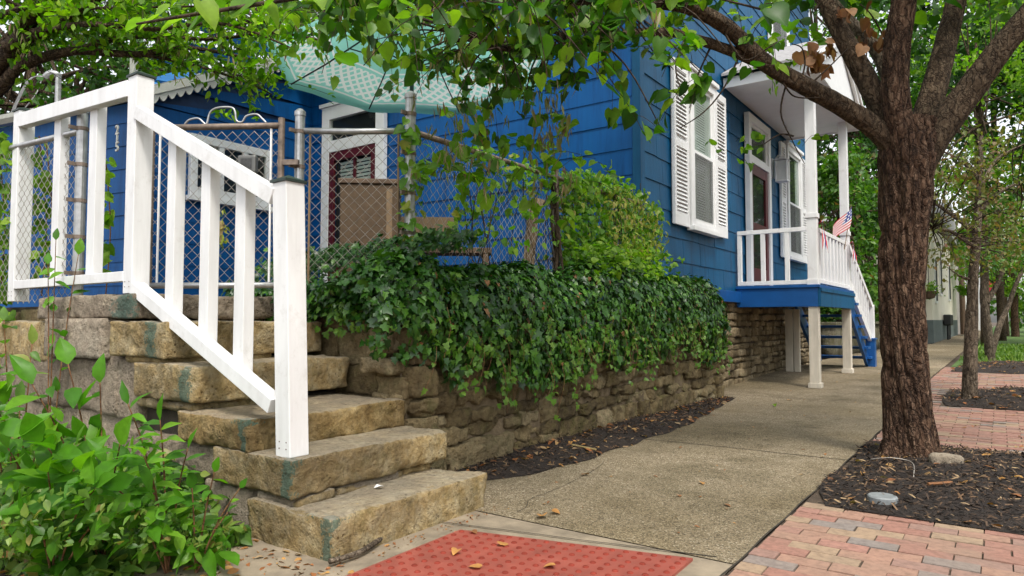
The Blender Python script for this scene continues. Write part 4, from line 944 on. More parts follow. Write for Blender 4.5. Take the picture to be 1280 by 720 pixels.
# house number on the wing wall near its street corner
for dgt, py in (('2', 163), ('1', 174), ('5', 184)):
    cu = bpy.data.curves.new('digit', 'FONT'); cu.body = dgt; cu.size = .17; cu.extrude = .008; cu.align_x = 'CENTER'; cu.align_y = 'CENTER'; cu.bevel_depth = .002
    tmp = bpy.data.objects.new('digit_curve', cu); col.objects.link(tmp); bpy.context.view_layer.update()
    me = bpy.data.meshes.new_from_object(tmp.evaluated_get(bpy.context.evaluated_depsgraph_get())); bpy.data.objects.remove(tmp); me.materials.clear(); me.materials.append(M['cream_trim'])
    ob = bpy.data.objects.new('house_digit', me); col.objects.link(ob)
    q_ = ony(146.5, py, WY0-.0); ob.location = ony(146.5, py, wys(q_[0])-.06); ob.rotation_euler = (R(90), 0, 0)
    ob.parent = house; ob.location = Vector(ob.location)-Vector((-6, 9, 0)); ORG[ob.name] = ORG[house.name]
# ------------------------------------------------------------------ chain link fence and gate
ZF = 2.3
fG0, fG1 = onz(190, 160, ZF), onz(352, 157, ZF)           # gate ends
fP0, fP1 = onz(375, 160, ZF), onz(513, 160, ZF)           # fixed panel ends
fL = onz(103, 160, ZF)
FXS = fP1[0]; fE = np.array((FXS+.02, 6.9, ZF)); fM = np.array((FXS+.01, onx(693, 218, FXS)[1], ZF))
fence = thing('chain_link_fence', (FXS, 4, 1.1), 'galvanised chain link fence on the wall top, overgrown with vines at its far end', 'fence')
def link(nm, a, b, z0, z1, parent, mat='wire', cell=.038):
    a = np.array(a, float)*1; b = np.array(b, float)*1; a[2] = b[2] = 0; Ln = np.linalg.norm(b-a); U = (b-a)/Ln; Wn = np.array((-U[1], U[0], 0))
    nu = max(2, int(round(Ln/cell))); cu = Ln/nu; nz = int((z1-z0)/cell); mb = MB()
    for k in range(nu):
        pts = []
        for j in range(nz+1):
            s = (j+k) % 2; e = .0 if s == 0 else 1.; off = .003*(1 if s else -1)
            pts.append(a+U*(k+e)*cu+Wn*off+np.array((0, 0, z0+j*cell)))
        mb.tube(pts, .0023, 4, False)
    return mk(nm, mb.v, mb.f, mat, parent, smooth=True)
def pst_(p, z0, z1, r, mat='galvanised', parent=fence, nm='post'):
    p = np.array(p); o = MB().tube([(p[0], p[1], z0), (p[0], p[1], z1)], r, 14).build(nm, mat, parent, smooth=False)
    MB().tube([(p[0], p[1], z1+.0005), (p[0], p[1], z1+.03), (p[0], p[1], z1+.05)], [r*1.15, r*1.15, r*.5], 14).build('post_cap', mat, o)
    for z in np.linspace(z0+.2, z1-.12, 5): MB().tube([(p[0], p[1], z), (p[0], p[1], z+.025)], r*1.13, 14).box((p[0]-.008, p[1]-r-.05, z), (p[0]+.008, p[1]-r*.9, z+.025)).build('clamp', 'rusty_pipe', o)
    return o
YZ = 1.1
pst_(fP0, YZ, 2.38, .033); pst_(fP1, YZ, 2.5, .036); pst_(fM, YZ, 2.33, .028, 'rusty_pipe'); pst_(fE, YZ, 2.36, .03); pst_(fL, 1.1, 2.4, .034)
fL2 = fL+np.array((-2.6, -.3, 0)); pst_(fL2, 1.1, 2.36, .033)
for a, b, m_ in ((fP0, fP1, 'galvanised'), (fP1, fE, 'rusty_pipe'), (fL, fL2, 'galvanised')):
    MB().tube([a+np.array((0, 0, -.02)), (a+b)/2+np.array((0, 0, -.024)), b+np.array((0, 0, -.02))], .021, 10).build('top_rail', m_, fence, smooth=True)
for a, b in ((fP0, fP1), (fP1, fE), (fL, fL2)):
    link('wire_mesh', a, b, 1.12, 2.28, fence)
u = unit(fP1-fP0)
for p in (fP0+u*.07, fP1-u*.08): MB().tube([(p[0], p[1], 1.12), (p[0], p[1], 2.26)], .008, 6).build('tension_bar', 'tan_wood', fence)
# gate
gate = thing('chain_link_gate', (*((fG0+fG1)/2)[:2], 1.2), 'closed grey chain link gate at the top of the stone steps', 'gate')
a, b = fG0.copy(), fG1.copy(); dn = np.array((0, 0, -1.07))
MB().tube([a, b], .021, 10).build('frame_rail', 'rusty_pipe', gate, smooth=True); MB().tube([a+dn, b+dn], .021, 10).build('frame_rail', 'galvanised', gate, smooth=True)
for p in (a, b):
    MB().tube([p+dn-np.array((0, 0, .04)), p+np.array((0, 0, .05))], .022, 10).build('frame_stile', 'rusty_pipe', gate)
link('wire_mesh', a, b, 1.24, 2.29, gate)
u = unit(b-a)
for p in (a+u*.06, b-u*.07): MB().tube([p+dn, p], .008, 6).build('tension_bar', 'white_trim', gate)
mb = MB(); z = np.array((0, 0, 1.)); l0 = np.linalg.norm(b-a)
prof = [(.3, .02), (.34, .05), (.42, .06), (.47, .03), (.5, .02), (.53, .1), (.6, .13), (.72, .13), (.755, .1), (.77, .04), (.82, .03), (.86, .07), (.95, .08), (1.0, .05), (1.04, .02)]
mb.tube(bez([a+u*(l0*q*.85)+z*h for q, h in prof], 60), .007, 6); mb.build('wire_crest', 'galvanised', gate, smooth=True)
MB().bar(b-u*.02-z*.25, b+u*.12-z*.25, .03, .035).build('latch', 'rusty_pipe', gate)
MB().bar(b-u*.02-z*.95, b+u*.12-z*.95, .03, .035).build('latch', 'rusty_pipe', gate)
# small box clipped on the gate mesh, and a straw ornament hanging there
dn_ = np.array((u[1], -u[0], 0))
c = onz(313, 205, ZF); c = a+u*(l0*.765)+dn_*.035; c[2] = 1+(400-207)/853*4.56
bxo = thing('clip_box', c, 'small grey square box clipped to the gate mesh', 'box')
MB().bar(c-z*.06, c+z*.06, .125, .05, u).build('housing', 'box_grey', bxo, bevel=.012); MB().bar(c-z*.035+dn_*.0255, c+z*.035+dn_*.0255, .075, .004, u).build('face_plate', 'box_face', bxo)
c = a+u*(l0*.575)+dn_*.03; c[2] = 1+(400-292)/853*4.56
so_ = thing('straw_ornament', c, 'dried straw ornament hanging on the gate mesh between white balusters', 'ornament')
V, Fc = rbox(c, (.055, .045, .17), .012, .03, .012, 77); mk('bundle', V, Fc, 'straw', so_, smooth=True)
P = c+RNG.normal(0, 1, (60, 3))*np.array((.022, .022, .06)); v, f = leaves(T_LANCE, P, rdir(60, (0, 0, -.8), .7), rdir(60), RNG.uniform(.03, .05, 60)); mk('straw_tufts', v, f, 'dry_vine', so_)
# ------------------------------------------------------------------ things in the yard
c = atd(464, 315, 5.9)
bin_ = thing('wicker_bin', (c[0], c[1], 1.1), 'brown woven storage bin standing in front of the maroon rear door', 'bin')
uu = unit(np.array((RT[0], RT[1], 0))+np.array((.0, .12, 0))); vv = np.array((-uu[1], uu[0], 0)); c = np.array((c[0], c[1], 0))
MB().bar(c+z*1.1, c+z*2.14, .48, .4, uu).build('bin_body', 'wicker', bin_, bevel=.01); MB().bar(c+z*2.142, c+z*2.185, .51, .43, uu).build('lid', 'brown_wood', bin_, bevel=.008)
MB().bar(c+uu*.17-vv*.203+z*1.45, c+uu*.17-vv*.203+z*2.1, .05, .008, uu).build('strap', 'tan_wood', bin_)
c = atd(538, 285, 6.2); c[2] = 0
bn = thing('yard_bench', (c[0], c[1], 1.1), 'low weathered wooden bench behind the chain link corner post', 'bench')
MB().bar(c-uu*.35+z*1.62, c+uu*.55+z*1.62, .3, .05, z*0+vv).build('seat', 'brown_wood', bn, bevel=.004); MB().bar(c-uu*.35+vv*.17+z*1.86, c+uu*.25+vv*.17+z*1.86, .03, .2, vv).build('backrest', 'tan_wood', bn, bevel=.004)
for s_ in (-.3, .5):
    for t_ in (-.12, .12): MB().bar(c+uu*s_+vv*t_+z*1.1, c+uu*s_+vv*t_+z*1.594, .05, .05, uu).build('leg', 'brown_wood', bn)
for s_ in (-.3, .2): MB().bar(c+uu*s_+vv*.19+z*1.6, c+uu*s_+vv*.2+z*1.95, .05, .03, uu).build('back_strut', 'brown_wood', bn)
p0, p1, p2_ = atd(656, 305, 6.0), atd(666, 268, 6.15), atd(675, 250, 6.3)
mb = MB(); mb.bar(np.array((p0[0], p0[1], 1.1)), p1, .1, .035, uu); mb.bar(p1-unit(p2_-p1)*.01, p2_, .1, .034, uu)
tag(mb.build('leaning_board', 'tan_wood', bevel=.003), 'bent tan board leaning behind the fence against the blue side wall', 'board')
# umbrella
UC = atd(515, 75, 6.7); ZR = 3.5; ctr = np.array((UC[0], UC[1], 0.)); RU = 1.36
umb = thing('patio_umbrella', (ctr[0], ctr[1], 1.1), 'teal patio umbrella with a white lattice border open over the yard', 'umbrella')
V = []; Fc = []; UVs = []; ns = 64; nr = 14; a0 = .35
for j in range(nr+1):
    r_ = j/nr
    for i in range(ns):
        a = a0+2*math.pi*i/ns; seg = (i % 8)/8; sag = math.sin(math.pi*seg)
        rr = RU*r_*(math.cos(math.pi/8)/math.cos((seg-.5)*math.pi/4))
        V.append((ctr[0]+rr*math.cos(a), ctr[1]+rr*math.sin(a), ZR+.62*(1-r_)**1.15-.05*r_+.035*sag*r_*(1 if r_ < .95 else 0)-.0)); UVs.append((i/ns, r_))
    if j == nr: pass
for i in range(ns):   # valance
    v_ = V[nr*ns+i]; V.append((v_[0], v_[1], v_[2]-.05+.008*math.sin(i*1.3))); UVs.append((i/ns, 1.02))
for j in range(nr+1):
    for i in range(ns): Fc.append((j*ns+i, j*ns+(i+1) % ns, (j+1)*ns+(i+1) % ns, (j+1)*ns+i))
can = mk('canopy', V, Fc, 'canopy_cloth', umb, smooth=True)
uvl = can.data.uv_layers.new(name='UVMap'); li = np.empty(len(can.data.loops), np.int32); can.data.loops.foreach_get('vertex_index', li); UA = np.array(UVs)[li]
for k_ in range(0, len(UA), 4):
    if UA[k_:k_+4, 0].max()-UA[k_:k_+4, 0].min() > .5: UA[k_:k_+4, 0] = np.where(UA[k_:k_+4, 0] < .5, UA[k_:k_+4, 0]+1, UA[k_:k_+4, 0])
uvl.data.foreach_set('uv', UA.astype(np.float32).ravel())
MB().tube([(ctr[0], ctr[1], 1.1), (ctr[0], ctr[1], ZR+.66)], .021, 10).build('pole', 'black_metal', umb, smooth=True)
MB().tube([(ctr[0], ctr[1], 1.1), (ctr[0], ctr[1], 1.16), (ctr[0], ctr[1], 1.2), (ctr[0], ctr[1], 1.4)], [.25, .25, .05, .035], 16).build('base', 'black_metal', umb)
hubz = ZR-.02
MB().tube([(ctr[0], ctr[1], hubz-.04), (ctr[0], ctr[1], hubz+.04)], .045, 12).build('hub', 'black_metal', umb)
for k_ in range(8):
    a = a0+k_*math.pi/4; d = np.array((math.cos(a), math.sin(a), 0)); rp = lambda r_: ctr+d*RU*r_+z*(ZR+.62*(1-r_)**1.15-.05*r_-.018)
    o = MB().tube([rp(.03), rp(.35), rp(.7), rp(.995)], .008, 6).build('rib', 'black_metal', umb); MB().tube([ctr+z*hubz, rp(.5)], .007, 6).build('strut', 'black_metal', o)
# flags on the porch rail
c = np.array((PX+.06, PY1-.5, RZ+.03)); fl = thing('small_flag', c, 'small American flag on a stick at the far porch rail', 'flag')
st1 = c+np.array((.1, .08, .6)); MB().tube([c-z*.15, st1], .007, 6).build('stick', 'tan_wood', fl)
V = []; Fc = []; mi = []; nx_, nz_ = 14, 13; ud = unit(np.array((-.55, -.4, -.7)))
for i in range(nx_+1):
    for j in range(nz_+1):
        t = i/nx_; s = j/nz_; base = st1-z*.02-(st1-c)*.62*s
        V.append(base+ud*.38*t+np.array((.045*math.sin(t*5+s*2), .02*math.cos(t*6), -.06*t*t)))
for i in range(nx_):
    for j in range(nz_):
        Fc.append((i*(nz_+1)+j, i*(nz_+1)+j+1, (i+1)*(nz_+1)+j+1, (i+1)*(nz_+1)+j)); mi.append(2 if (i < 6 and j < 7 and not (i % 2 and j % 2)) else (0 if j % 2 == 0 else 1) if not (i < 6 and j < 7) else 1)
mk('cloth', V, Fc, ['flag_red', 'flag_white', 'flag_blue'], fl, smooth=True, mi=mi)
def ribbon(loc, label, ln):
    t_ = thing('bunting_ribbon', loc, label, 'ribbon', 'bunting ribbons on the porch rail'); loc = np.array(loc)
    for k_, m_ in enumerate(('flag_red', 'flag_white', 'flag_blue', 'flag_red')):
        pts = bez([loc, loc+np.array((.05, (k_-1.5)*.05, .03)), loc+np.array((.06, (k_-1.5)*.06, -ln*.5)), loc+np.array((.05+.02*k_, (k_-1.5)*.04, -ln))], 12)
        V = []; Fc = []
        for i, p in enumerate(pts): V += [p-np.array((0, .022, 0)), p+np.array((.012*math.sin(i), .022, 0))]
        for i in range(11): Fc.append((2*i, 2*i+1, 2*i+3, 2*i+2))
        mk('streamer', V, Fc, m_, t_, smooth=True)
ribbon((PX+.06, PY0+.2, RZ+.08), 'patriotic bunting tied at the near porch post', .42); ribbon((PX+.08, PY1-.12, RZ+.0), 'patriotic bunting tied by the flag above the stairs', .34)
# ------------------------------------------------------------------ ivy over the wall
IVB = [(470, 415), (505, 440), (530, 462), (560, 470), (600, 462), (640, 482), (690, 478), (740, 462), (790, 448), (830, 452), (860, 425), (890, 452), (915, 425)]
ib = np.array([onx(px, py, -2.78) for px, py in IVB])
def ivz(y): return np.interp(y, ib[:, 1], ib[:, 2])
ivy = thing('ivy', (-2.9, 5.5, .6), 'thick dark green ivy hanging over the top of the stone retaining wall', 'ivy')
YA, YB = 2.75, 8.75
def ivsurf(y, s, off=0.):
    """s 0 back of the crest, .35 crest, 1 hanging hem"""
    y = np.asarray(y); s = np.asarray(s)
    end = np.clip((y-YA)/.35, 0, 1)*np.clip((YB-y)/.25, 0, 1); end = end**.5
    bul = .5+.5*vn(np.stack([y*1.7, y*0, y*0], -1), 1., 4)
    zt = 1.16+(.25+.09*vn(np.stack([y*2.3, y*0+3, y*0], -1), 1., 6))*end
    zb_ = ivz(y)+.02+.12*vn(np.stack([y*4.5, y*0, y*0], -1), 1., 9)+.06*vn(np.stack([y*14., y*0, y*0], -1), 1., 19)
    K = np.array([0, .2, .4, .6, .8, 1.])
    xs = [-3.42, -3.2, -3.0, -2.86, -2.82, -2.86]
    X = np.interp(s, K, xs); 
    f = np.clip((s-.4)/.6, 0, 1)
    Z = np.where(s < .4, 1.16+(zt-1.16)*np.sin(np.clip(s/.4, 0, 1)*1.57)**.7, zt+(zb_-zt)*f**1.25)
    P = np.stack([X, y, Z], -1)
    lump = fbm(P, 2.6, 12, 3)
    P[..., 0] += (.05*lump+.05*bul)*np.clip(s*2, 0, 1)*end-.12*(1-end)+off; P[..., 2] += .05*lump*(s < .6)
    return P
def ivy_layer(n, off, size, smax=1., jit=.02):
    y = RNG.uniform(YA, YB, n); s = RNG.random(n)**.85*smax
    P = ivsurf(y, s, off); e = .02
    dy = ivsurf(y+e, s)-ivsurf(y-e, s); ds = ivsurf(y, np.minimum(s+e, 1.02))-ivsurf(y, s-e)
    N = unit(np.cross(ds, dy)); N *= np.sign(N[:, :1]+.6*N[:, 2:3]+1e-6)
    D = unit(np.where((s < .3)[:, None], rdir(n, (.6, 0, 0), .7), ds*20+RNG.normal(0, .35, (n, 3))))
    gap = fbm(P, 4.2, 44, 3)+.55-.75*np.clip(s-.55, 0, 1) > 0; n = int(gap.sum()); P, D, N = P[gap], D[gap], N[gap]
    return leaves(T_IVY, P+RNG.normal(0, jit, (n, 3)), D+N*.25, N+RNG.normal(0, .32, (n, 3)), size*np.exp(RNG.normal(-.05, .3, n)))
L = [ivy_layer(10500, 0, .046), ivy_layer(4500, -.05, .05)]
v, f = joinm([ivy_layer(2600, .012, .04), ivy_layer(500, .02, .06)]); mk('fresh_leaves', v, f, 'ivy_fresh', ivy); v, f = ivy_layer(170, .01, .04); mk('withered_leaves', v, f, 'dead_leaf', ivy)
# the patch lying on the return of the wall, left of the corner
n_ = 3600; x = RNG.uniform(-4.7, -2.85, n_); t = RNG.random(n_)
hem = 1.02+.06*vn(np.stack([x*6, x*0, x*0], -1), 1., 3)
P = np.stack([x, np.where(t < .5, 2.95+.75*(1-t*2), 2.93-.05*np.sin((t-.5)*6)), np.where(t < .5, 1.16+.3*np.sin(np.clip((1-t*2)*2, 0, 1)*1.57)+.1*(x+4.7)/1.9, 1.22-(t-.5)*2*(1.22-hem))], -1)+RNG.normal(0, .03, (n_, 3))
P[:, 2] += .06*fbm(P, 3., 4)
L.append(leaves(T_IVY, P, rdir(n_, (.1, -.8, -.6), .6), rdir(n_, (.1, -.8, .8), .45), .048*RNG.uniform(.6, 1.25, n_)))
v, f = joinm(L); mk('leaves', v, f, 'ivy_leaf', ivy)
# young bright sprays along the hem and on top, on thin runners
mb = MB(); L = []
for _ in range(140):
    y = RNG.uniform(3.0, 8.6); s0 = RNG.uniform(.75, 1.0) if RNG.random() < .8 else RNG.uniform(.2, .8); p = ivsurf(np.array([y]), np.array([s0]))[0]+np.array((.03, 0, 0)); ln = RNG.uniform(.08, .34)
    q = p+np.array((RNG.uniform(.0, .06), RNG.uniform(-.1, .1), -ln)); pts = bez([p, (p+q)/2+np.array((.04, 0, .02)), q], 8); mb.tube(pts, .0016, 3)
    k_ = RNG.integers(4, 10); P = pts[RNG.integers(0, 8, k_)]+RNG.normal(0, .016, (k_, 3)); L.append(leaves(T_IVY, P, rdir(k_, (.2, 0, -.8), .6), rdir(k_, (1, -.4, .4), .4), RNG.uniform(.028, .055, k_)))
for _ in range(26):
    x = RNG.uniform(-4.5, -2.95); p = np.array((x, 2.9, 1.12)); k_ = 8; P = p+np.stack([RNG.normal(0, .04, k_), RNG.uniform(-.06, 0, k_), -RNG.uniform(0, .2, k_)], 1); L.append(leaves(T_IVY, P, rdir(k_, (0, -.2, -.8), .6), rdir(k_, (.3, -1, .4), .4), RNG.uniform(.028, .055, k_)))
v, f = joinm(L); mk('young_leaves', v, f, 'ivy_young', ivy); tag(mk('runners', mb.v, mb.f, 'red_stem', ivy), kind='stuff')
# ------------------------------------------------------------------ climbing vine on the far end of the fence
vine = thing('fence_vine', (FXS, 6, 1.1), 'yellow green climbing vine smothering the far end of the chain link fence', 'vine')
def onfence(px, py, off=.03): p = onx(px, py, FXS+off); return p
def vpts(n, x0, x1, top, bot, off=(-.1, .14)):
    px = RNG.uniform(x0, x1, n); yt = np.interp(px, [a for a, _ in top], [b for _, b in top]); yb = np.interp(px, [a for a, _ in bot], [b for _, b in bot])
    py = yt+(yb-yt)*RNG.random(n)
    return np.array([onfence(a, b, 0) for a, b in zip(px, py)])+np.stack([RNG.uniform(*off, n), np.zeros(n), np.zeros(n)], 1)
TOPV = [(680, 225), (715, 212), (760, 222), (790, 235), (818, 262)]; BOTV = [(680, 345), (820, 352)]
P = vpts(3700, 700, 817, TOPV, BOTV); L = [leaves(T_HEART, P, rdir(len(P), (.3, 0, -.7), .7), rdir(len(P), (.9, -.3, .7), .5), np.array(.045*RNG.uniform(.5, 1.4, len(P))))]
P = vpts(150, 555, 705, [(555, 215), (705, 225)], [(555, 300), (705, 330)], (-.02, .08)); L.append(leaves(T_HEART, P, rdir(len(P), (.3, 0, -.7), .7), rdir(len(P), (.6, -.3, .9), .5), .055*RNG.uniform(.6, 1.3, len(P))))
P = vpts(190, 590, 705, [(590, 182), (705, 218)], [(590, 205), (705, 262)], (-.04, .1)); L.append(leaves(T_HEART, P, rdir(len(P), (.3, 0, -.5), .8), rdir(len(P), (.5, -.3, 1.), .5), .055*RNG.uniform(.6, 1.3, len(P))))
P = vpts(70, 500, 530, [(500, 140), (530, 180)], [(500, 300), (530, 300)], (-.03, .08)); L.append(leaves(T_HEART, P, rdir(len(P), (.3, 0, -.7), .7), rdir(len(P), (.6, -.6, .6), .5), .07*RNG.uniform(.6, 1.3, len(P))))
v, f = joinm(L); mk('leaves', v, f, 'vine_leaf', vine)
P = vpts(520, 745, 816, [(745, 225), (816, 265)], [(745, 320), (816, 325)], (.08, .2)); v, f = leaves(T_LANCE, P, rdir(len(P), (.1, 0, -1.), .5), rdir(len(P), (.9, -.3, .3), .6), .06*RNG.uniform(.5, 1.3, len(P))); mk('dry_leaves', v, f, 'dry_vine', vine)
P = vpts(500, 690, 815, [(690, 300), (815, 320)], [(690, 345), (815, 352)], (.05, .4)); v, f = leaves(T_HEART, P, rdir(len(P), (.5, 0, -.3), .7), rdir(len(P), (.4, -.3, 1), .5), .055*RNG.uniform(.5, 1.3, len(P))); mk('low_leaves', v, f, 'bright_leaf', vine)
mb = MB()
for _ in range(26):
    x0 = RNG.uniform(560, 812); p = onfence(x0, 340, .03); q = onfence(x0+RNG.uniform(-30, 30), RNG.uniform(215, 260), .05); mb.tube(bez([p, (p+q)/2+RNG.normal(0, .06, 3), q], 10), .004, 4)
p = onfence(695, 345, .05); q = onfence(692, 225, .04)
for k_ in range(5): mb.tube(bez([p+RNG.normal(0, .03, 3), (p+q)/2+RNG.normal(0, .05, 3), q+RNG.normal(0, .02, 3)], 10), .012, 5)
mk('stems', mb.v, mb.f, 'twig_bark', vine)
# a thinner vine on the left fence and low sprouts by the gate
v2 = thing('left_fence_vine', (fL[0], fL[1], 1.1), 'sparse bright vine climbing the fence behind the left white railing', 'vine'); v2.name = 'climbing_vine'; ORG[v2.name] = np.array((fL[0], fL[1], 1.1))
px = np.concatenate([RNG.uniform(-10, 14, 120), RNG.uniform(44, 62, 70), RNG.uniform(126, 139, 30)]); py = np.concatenate([RNG.uniform(165, 400, 120), RNG.uniform(170, 350, 70), RNG.uniform(190, 345, 30)])
P = np.array([atd(a, b, 5.2+RNG.uniform(-.15, .15)) for a, b in zip(px, py)]); v, f = leaves(T_HEART, P, rdir(len(P), (0, 0, -.6), .8), rdir(len(P), (.3, -.6, .7), .5), .085*RNG.uniform(.5, 1.3, len(P))); mk('leaves', v, f, 'bright_leaf', v2)
mb = MB()
for a in (0, 52, 60, 132): mb.tube(bez([atd(a, 370, 5.25), atd(a+6, 280, 5.25), atd(a-3, 170, 5.25)], 10), .005, 4)
tag(mk('stems', mb.v, mb.f, 'red_stem', v2), kind='stuff')
# ------------------------------------------------------------------ the big redbud by the kerb
TB = onz(1135, 572); TD = (TB-CAM)@FW
def tp_(px, py, d=TD): return atd(px, py, d)
def bark_tube(path, rad, n=48, seg=90, amp=.02, tw=.6, seed=0, flare=0.):
    P = bez(path, seg); r = np.interp(np.linspace(0, 1, seg), np.linspace(0, 1, len(rad)), rad); T = unit(np.gradient(P, axis=0))
    u = np.cross(T[0], (0, 1., 0)); u /= np.linalg.norm(u); V = []; s = np.concatenate([[0], np.cumsum(np.linalg.norm(np.diff(P, axis=0), axis=1))])
    for i in range(seg):
        u = u-T[i]*(u@T[i]); u /= np.linalg.norm(u); w_ = np.cross(T[i], u)
        a = np.arange(n)*2*math.pi/n; at_ = a+tw*s[i]
        Q = np.stack([np.cos(at_)*2.2, np.sin(at_)*2.2, np.full(n, s[i]*1.3)], 1)
        fis = 1-np.abs(vn(Q, 1.6, seed))*2.; fis2 = 1-np.abs(vn(Q*np.array((1, 1, 1.8)), 3.4, seed+4))*2
        lob = vn(np.stack([np.cos(at_), np.sin(at_), np.full(n, s[i]*.5)], 1), 1.1, seed+8)
        rr = r[i]*(1+.1*lob)+amp*(-.9*np.clip(fis, 0, 1)**2-.5*np.clip(fis2, 0, 1)**2+.35)
        if flare: rr = rr+flare*np.exp(-s[i]/.13)*(1+.6*np.sin(a*5+seed)+.3*np.sin(a*3))
        V.append(P[i]+rr[:, None]*(np.cos(a)[:, None]*u+np.sin(a)[:, None]*w_))
    V = np.vstack(V); i, j = np.meshgrid(np.arange(seg-1), np.arange(n), indexing='ij'); j2 = (j+1) % n
    return V, np.stack([i*n+j, i*n+j2, (i+1)*n+j2, (i+1)*n+j], -1).reshape(-1, 4)
tree = thing('street_tree', TB, 'large redbud tree with rough dark bark and spreading limbs in the mulch bed', 'tree')
V, Fq = bark_tube([TB-np.array((0, 0, .06)), tp_(1135, 530), tp_(1130, 450), tp_(1127, 350), tp_(1131, 270), tp_(1135, 200), tp_(1137, 150)], [.172, .155, .145, .148, .165, .195, .17], 220, 380, .027, .55, 3, .075); mk('trunk', V, Fq, 'bark', tree, smooth=True)
LIMB = {}
def limb(key, pts, r0, r1, mat='limb_bark', seed=1, seg=70, n=36, amp=.009):
    path = [tp_(a, b, TD+c) for a, b, c in pts]; V, Fq = bark_tube(path, list(np.linspace(r0, r1, 5)*.86), n, seg, amp, .4, seed); LIMB[key] = bez(path, 60)
    return mk('limb', V, Fq, mat, tree, smooth=True)
limb('A', [(1132, 200, 0), (1092, 160, -.03), (1050, 132, -.1), (1000, 105, -.25), (955, 78, -.4), (905, 32, -.6), (850, 6, -.9), (780, 2, -1.2), (690, -2, -1.5), (600, -12, -1.8)], .098, .02, seed=2, seg=150)
limb('A2', [(960, 82, -.38), (925, 68, -.45), (880, 52, -.55), (830, 40, -.7), (760, 46, -.95), (690, 62, -1.2), (620, 60, -1.45)], .05, .012, seed=3, n=20)
limb('B', [(1128, 185, .02), (1098, 128, .05), (1070, 75, .1), (1040, 20, .15), (1010, -40, .2), (980, -120, .2)], .1, .05, seed=4)
limb('C', [(1133, 200, -.04), (1121, 130, -.08), (1120, 70, -.1), (1130, 0, -.12), (1140, -80, -.1), (1140, -200, 0)], .13, .07, 'bark', seed=5, amp=.014)
limb('D', [(1145, 190, .06), (1160, 140, .12), (1176, 80, .2), (1192, 15, .3), (1210, -70, .4), (1240, -200, .5)], .12, .06, seed=6)
limb('E', [(1146, 205, -.02), (1172, 165, -.06), (1210, 115, -.12), (1250, 62, -.2), (1300, 0, -.3), (1380, -110, -.4)], .135, .07, seed=7)
limb('F', [(1125, 175, .15), (1110, 95, .28), (1090, 55, .4), (1060, 25, .5), (1030, -10, .6)], .075, .04, 'grey_bark', seed=8)
limb('G', [(1108, 60, .3), (1118, 35, .4), (1135, -5, .5)], .05, .035, 'grey_bark', seed=9, seg=30)
mb = MB()
for pts in ([(985, 98, -.3), (976, 140, -.25), (990, 175, -.2), (1006, 205, -.2)], [(992, 170, -.2), (975, 168, -.2), (955, 180, -.2)], [(1010, 108, -.25), (1035, 85, -.2), (1060, 60, -.1)], [(975, 95, -.35), (992, 120, -.3), (1025, 122, -.3)], [(905, 40, -.6), (930, 75, -.7), (960, 60, -.8), (972, 52, -.8)], [(925, 68, -.45), (905, 110, -.5), (880, 140, -.55), (850, 160, -.5)], [(890, 55, -.5), (870, 100, -.5), (862, 135, -.5)],
            [(860, 40, -.7), (845, 80, -.75), (850, 110, -.8)], [(760, 46, -.95), (755, 80, -.95), (770, 110, -.95)], [(1000, 105, -.3), (1006, 80, -.3), (1002, 60, -.35), (990, 55, -.4)], [(1112, 60, .3), (1090, 20, .2), (1075, 5, .2)]):
    mb.tube(bez([tp_(a, b, TD+c) for a, b, c in pts], 16), np.linspace(.008, .003, 16), 5)
tag(mk('twigs', mb.v, mb.f, 'twig_bark', tree, smooth=True), kind='stuff')
# foliage: sprays on drooping twigs fed from the limbs
TW = MB(); LV = []; PODS = []
def near_limb(p, keys='A A2'.split()):
    best = None
    for k_ in keys:
        d = np.linalg.norm(LIMB[k_]-p, axis=1); i = d.argmin()
        if best is None or d[i] < best[0]: best = (d[i], LIMB[k_][i])
    return best[1]
def sprays(cx_, cy_, rx, ry, d0, d1, n, size, feed=True, per=9, drop=.22, pods=0, dst=LV, out=.16):
    for _ in range(n):
        a, b = RNG.normal(0, .5, 2); p = atd(cx_+rx*a, cy_+ry*b, RNG.uniform(d0, d1))
        if feed and RNG.random() < .5: q = near_limb(p); TW.tube(bez([q, (p+q)/2+np.array((0, 0, .08)), p], 8), np.linspace(.007, .0025, 8), 4)
        dr = rdir(1, (0, 0, -.25), .8)[0]; e = p+dr*RNG.uniform(out, out*2); pts = bez([p, (p+e)/2+np.array((0, 0, .04)), e], 7); TW.tube(pts, .0018, 3)
        k_ = max(3, int(per*RNG.uniform(.6, 1.4))); i = RNG.integers(0, 7, k_); nn = rdir(1, (0, -.2, 1.2), .6)[0]
        side = np.cross(nn, dr); sg = np.where(RNG.random(k_) < .5, -1, 1)[:, None]
        D = side*sg*.8+dr*.6+RNG.normal(0, .3, (k_, 3))+np.array((0, 0, -.22)); P = pts[i]+side*sg*.02+RNG.normal(0, .012, (k_, 3))
        dst.append(leaves(T_HEART, P, D, nn+RNG.normal(0, .3, (k_, 3)), size*RNG.uniform(.65, 1.2, k_)))
        if pods and RNG.random() < pods:
            m_ = 5; PODS.append(leaves(T_POD, pts[RNG.integers(0, 7, m_)]+RNG.normal(0, .015, (m_, 3)), rdir(m_, (0, 0, -2.5), .5), rdir(m_, (0, 0, 0)), RNG.uniform(.06, .1, m_)))
S = .063
sprays(560, -18, 190, 36, 2.7, 4.3, 95, S, pods=.2)
sprays(720, -8, 130, 40, 3.0, 4.5, 60, S)
sprays(480, 8, 100, 24, 3.0, 4.4, 12, S, pods=.3)
sprays(610, 85, 50, 45, 3.3, 4.4, 11, S*.9, pods=.5)
sprays(690, 42, 80, 34, 3.2, 4.3, 26, S, pods=.3)
sprays(500, 52, 60, 24, 3.4, 4.6, 9, S, pods=.3)
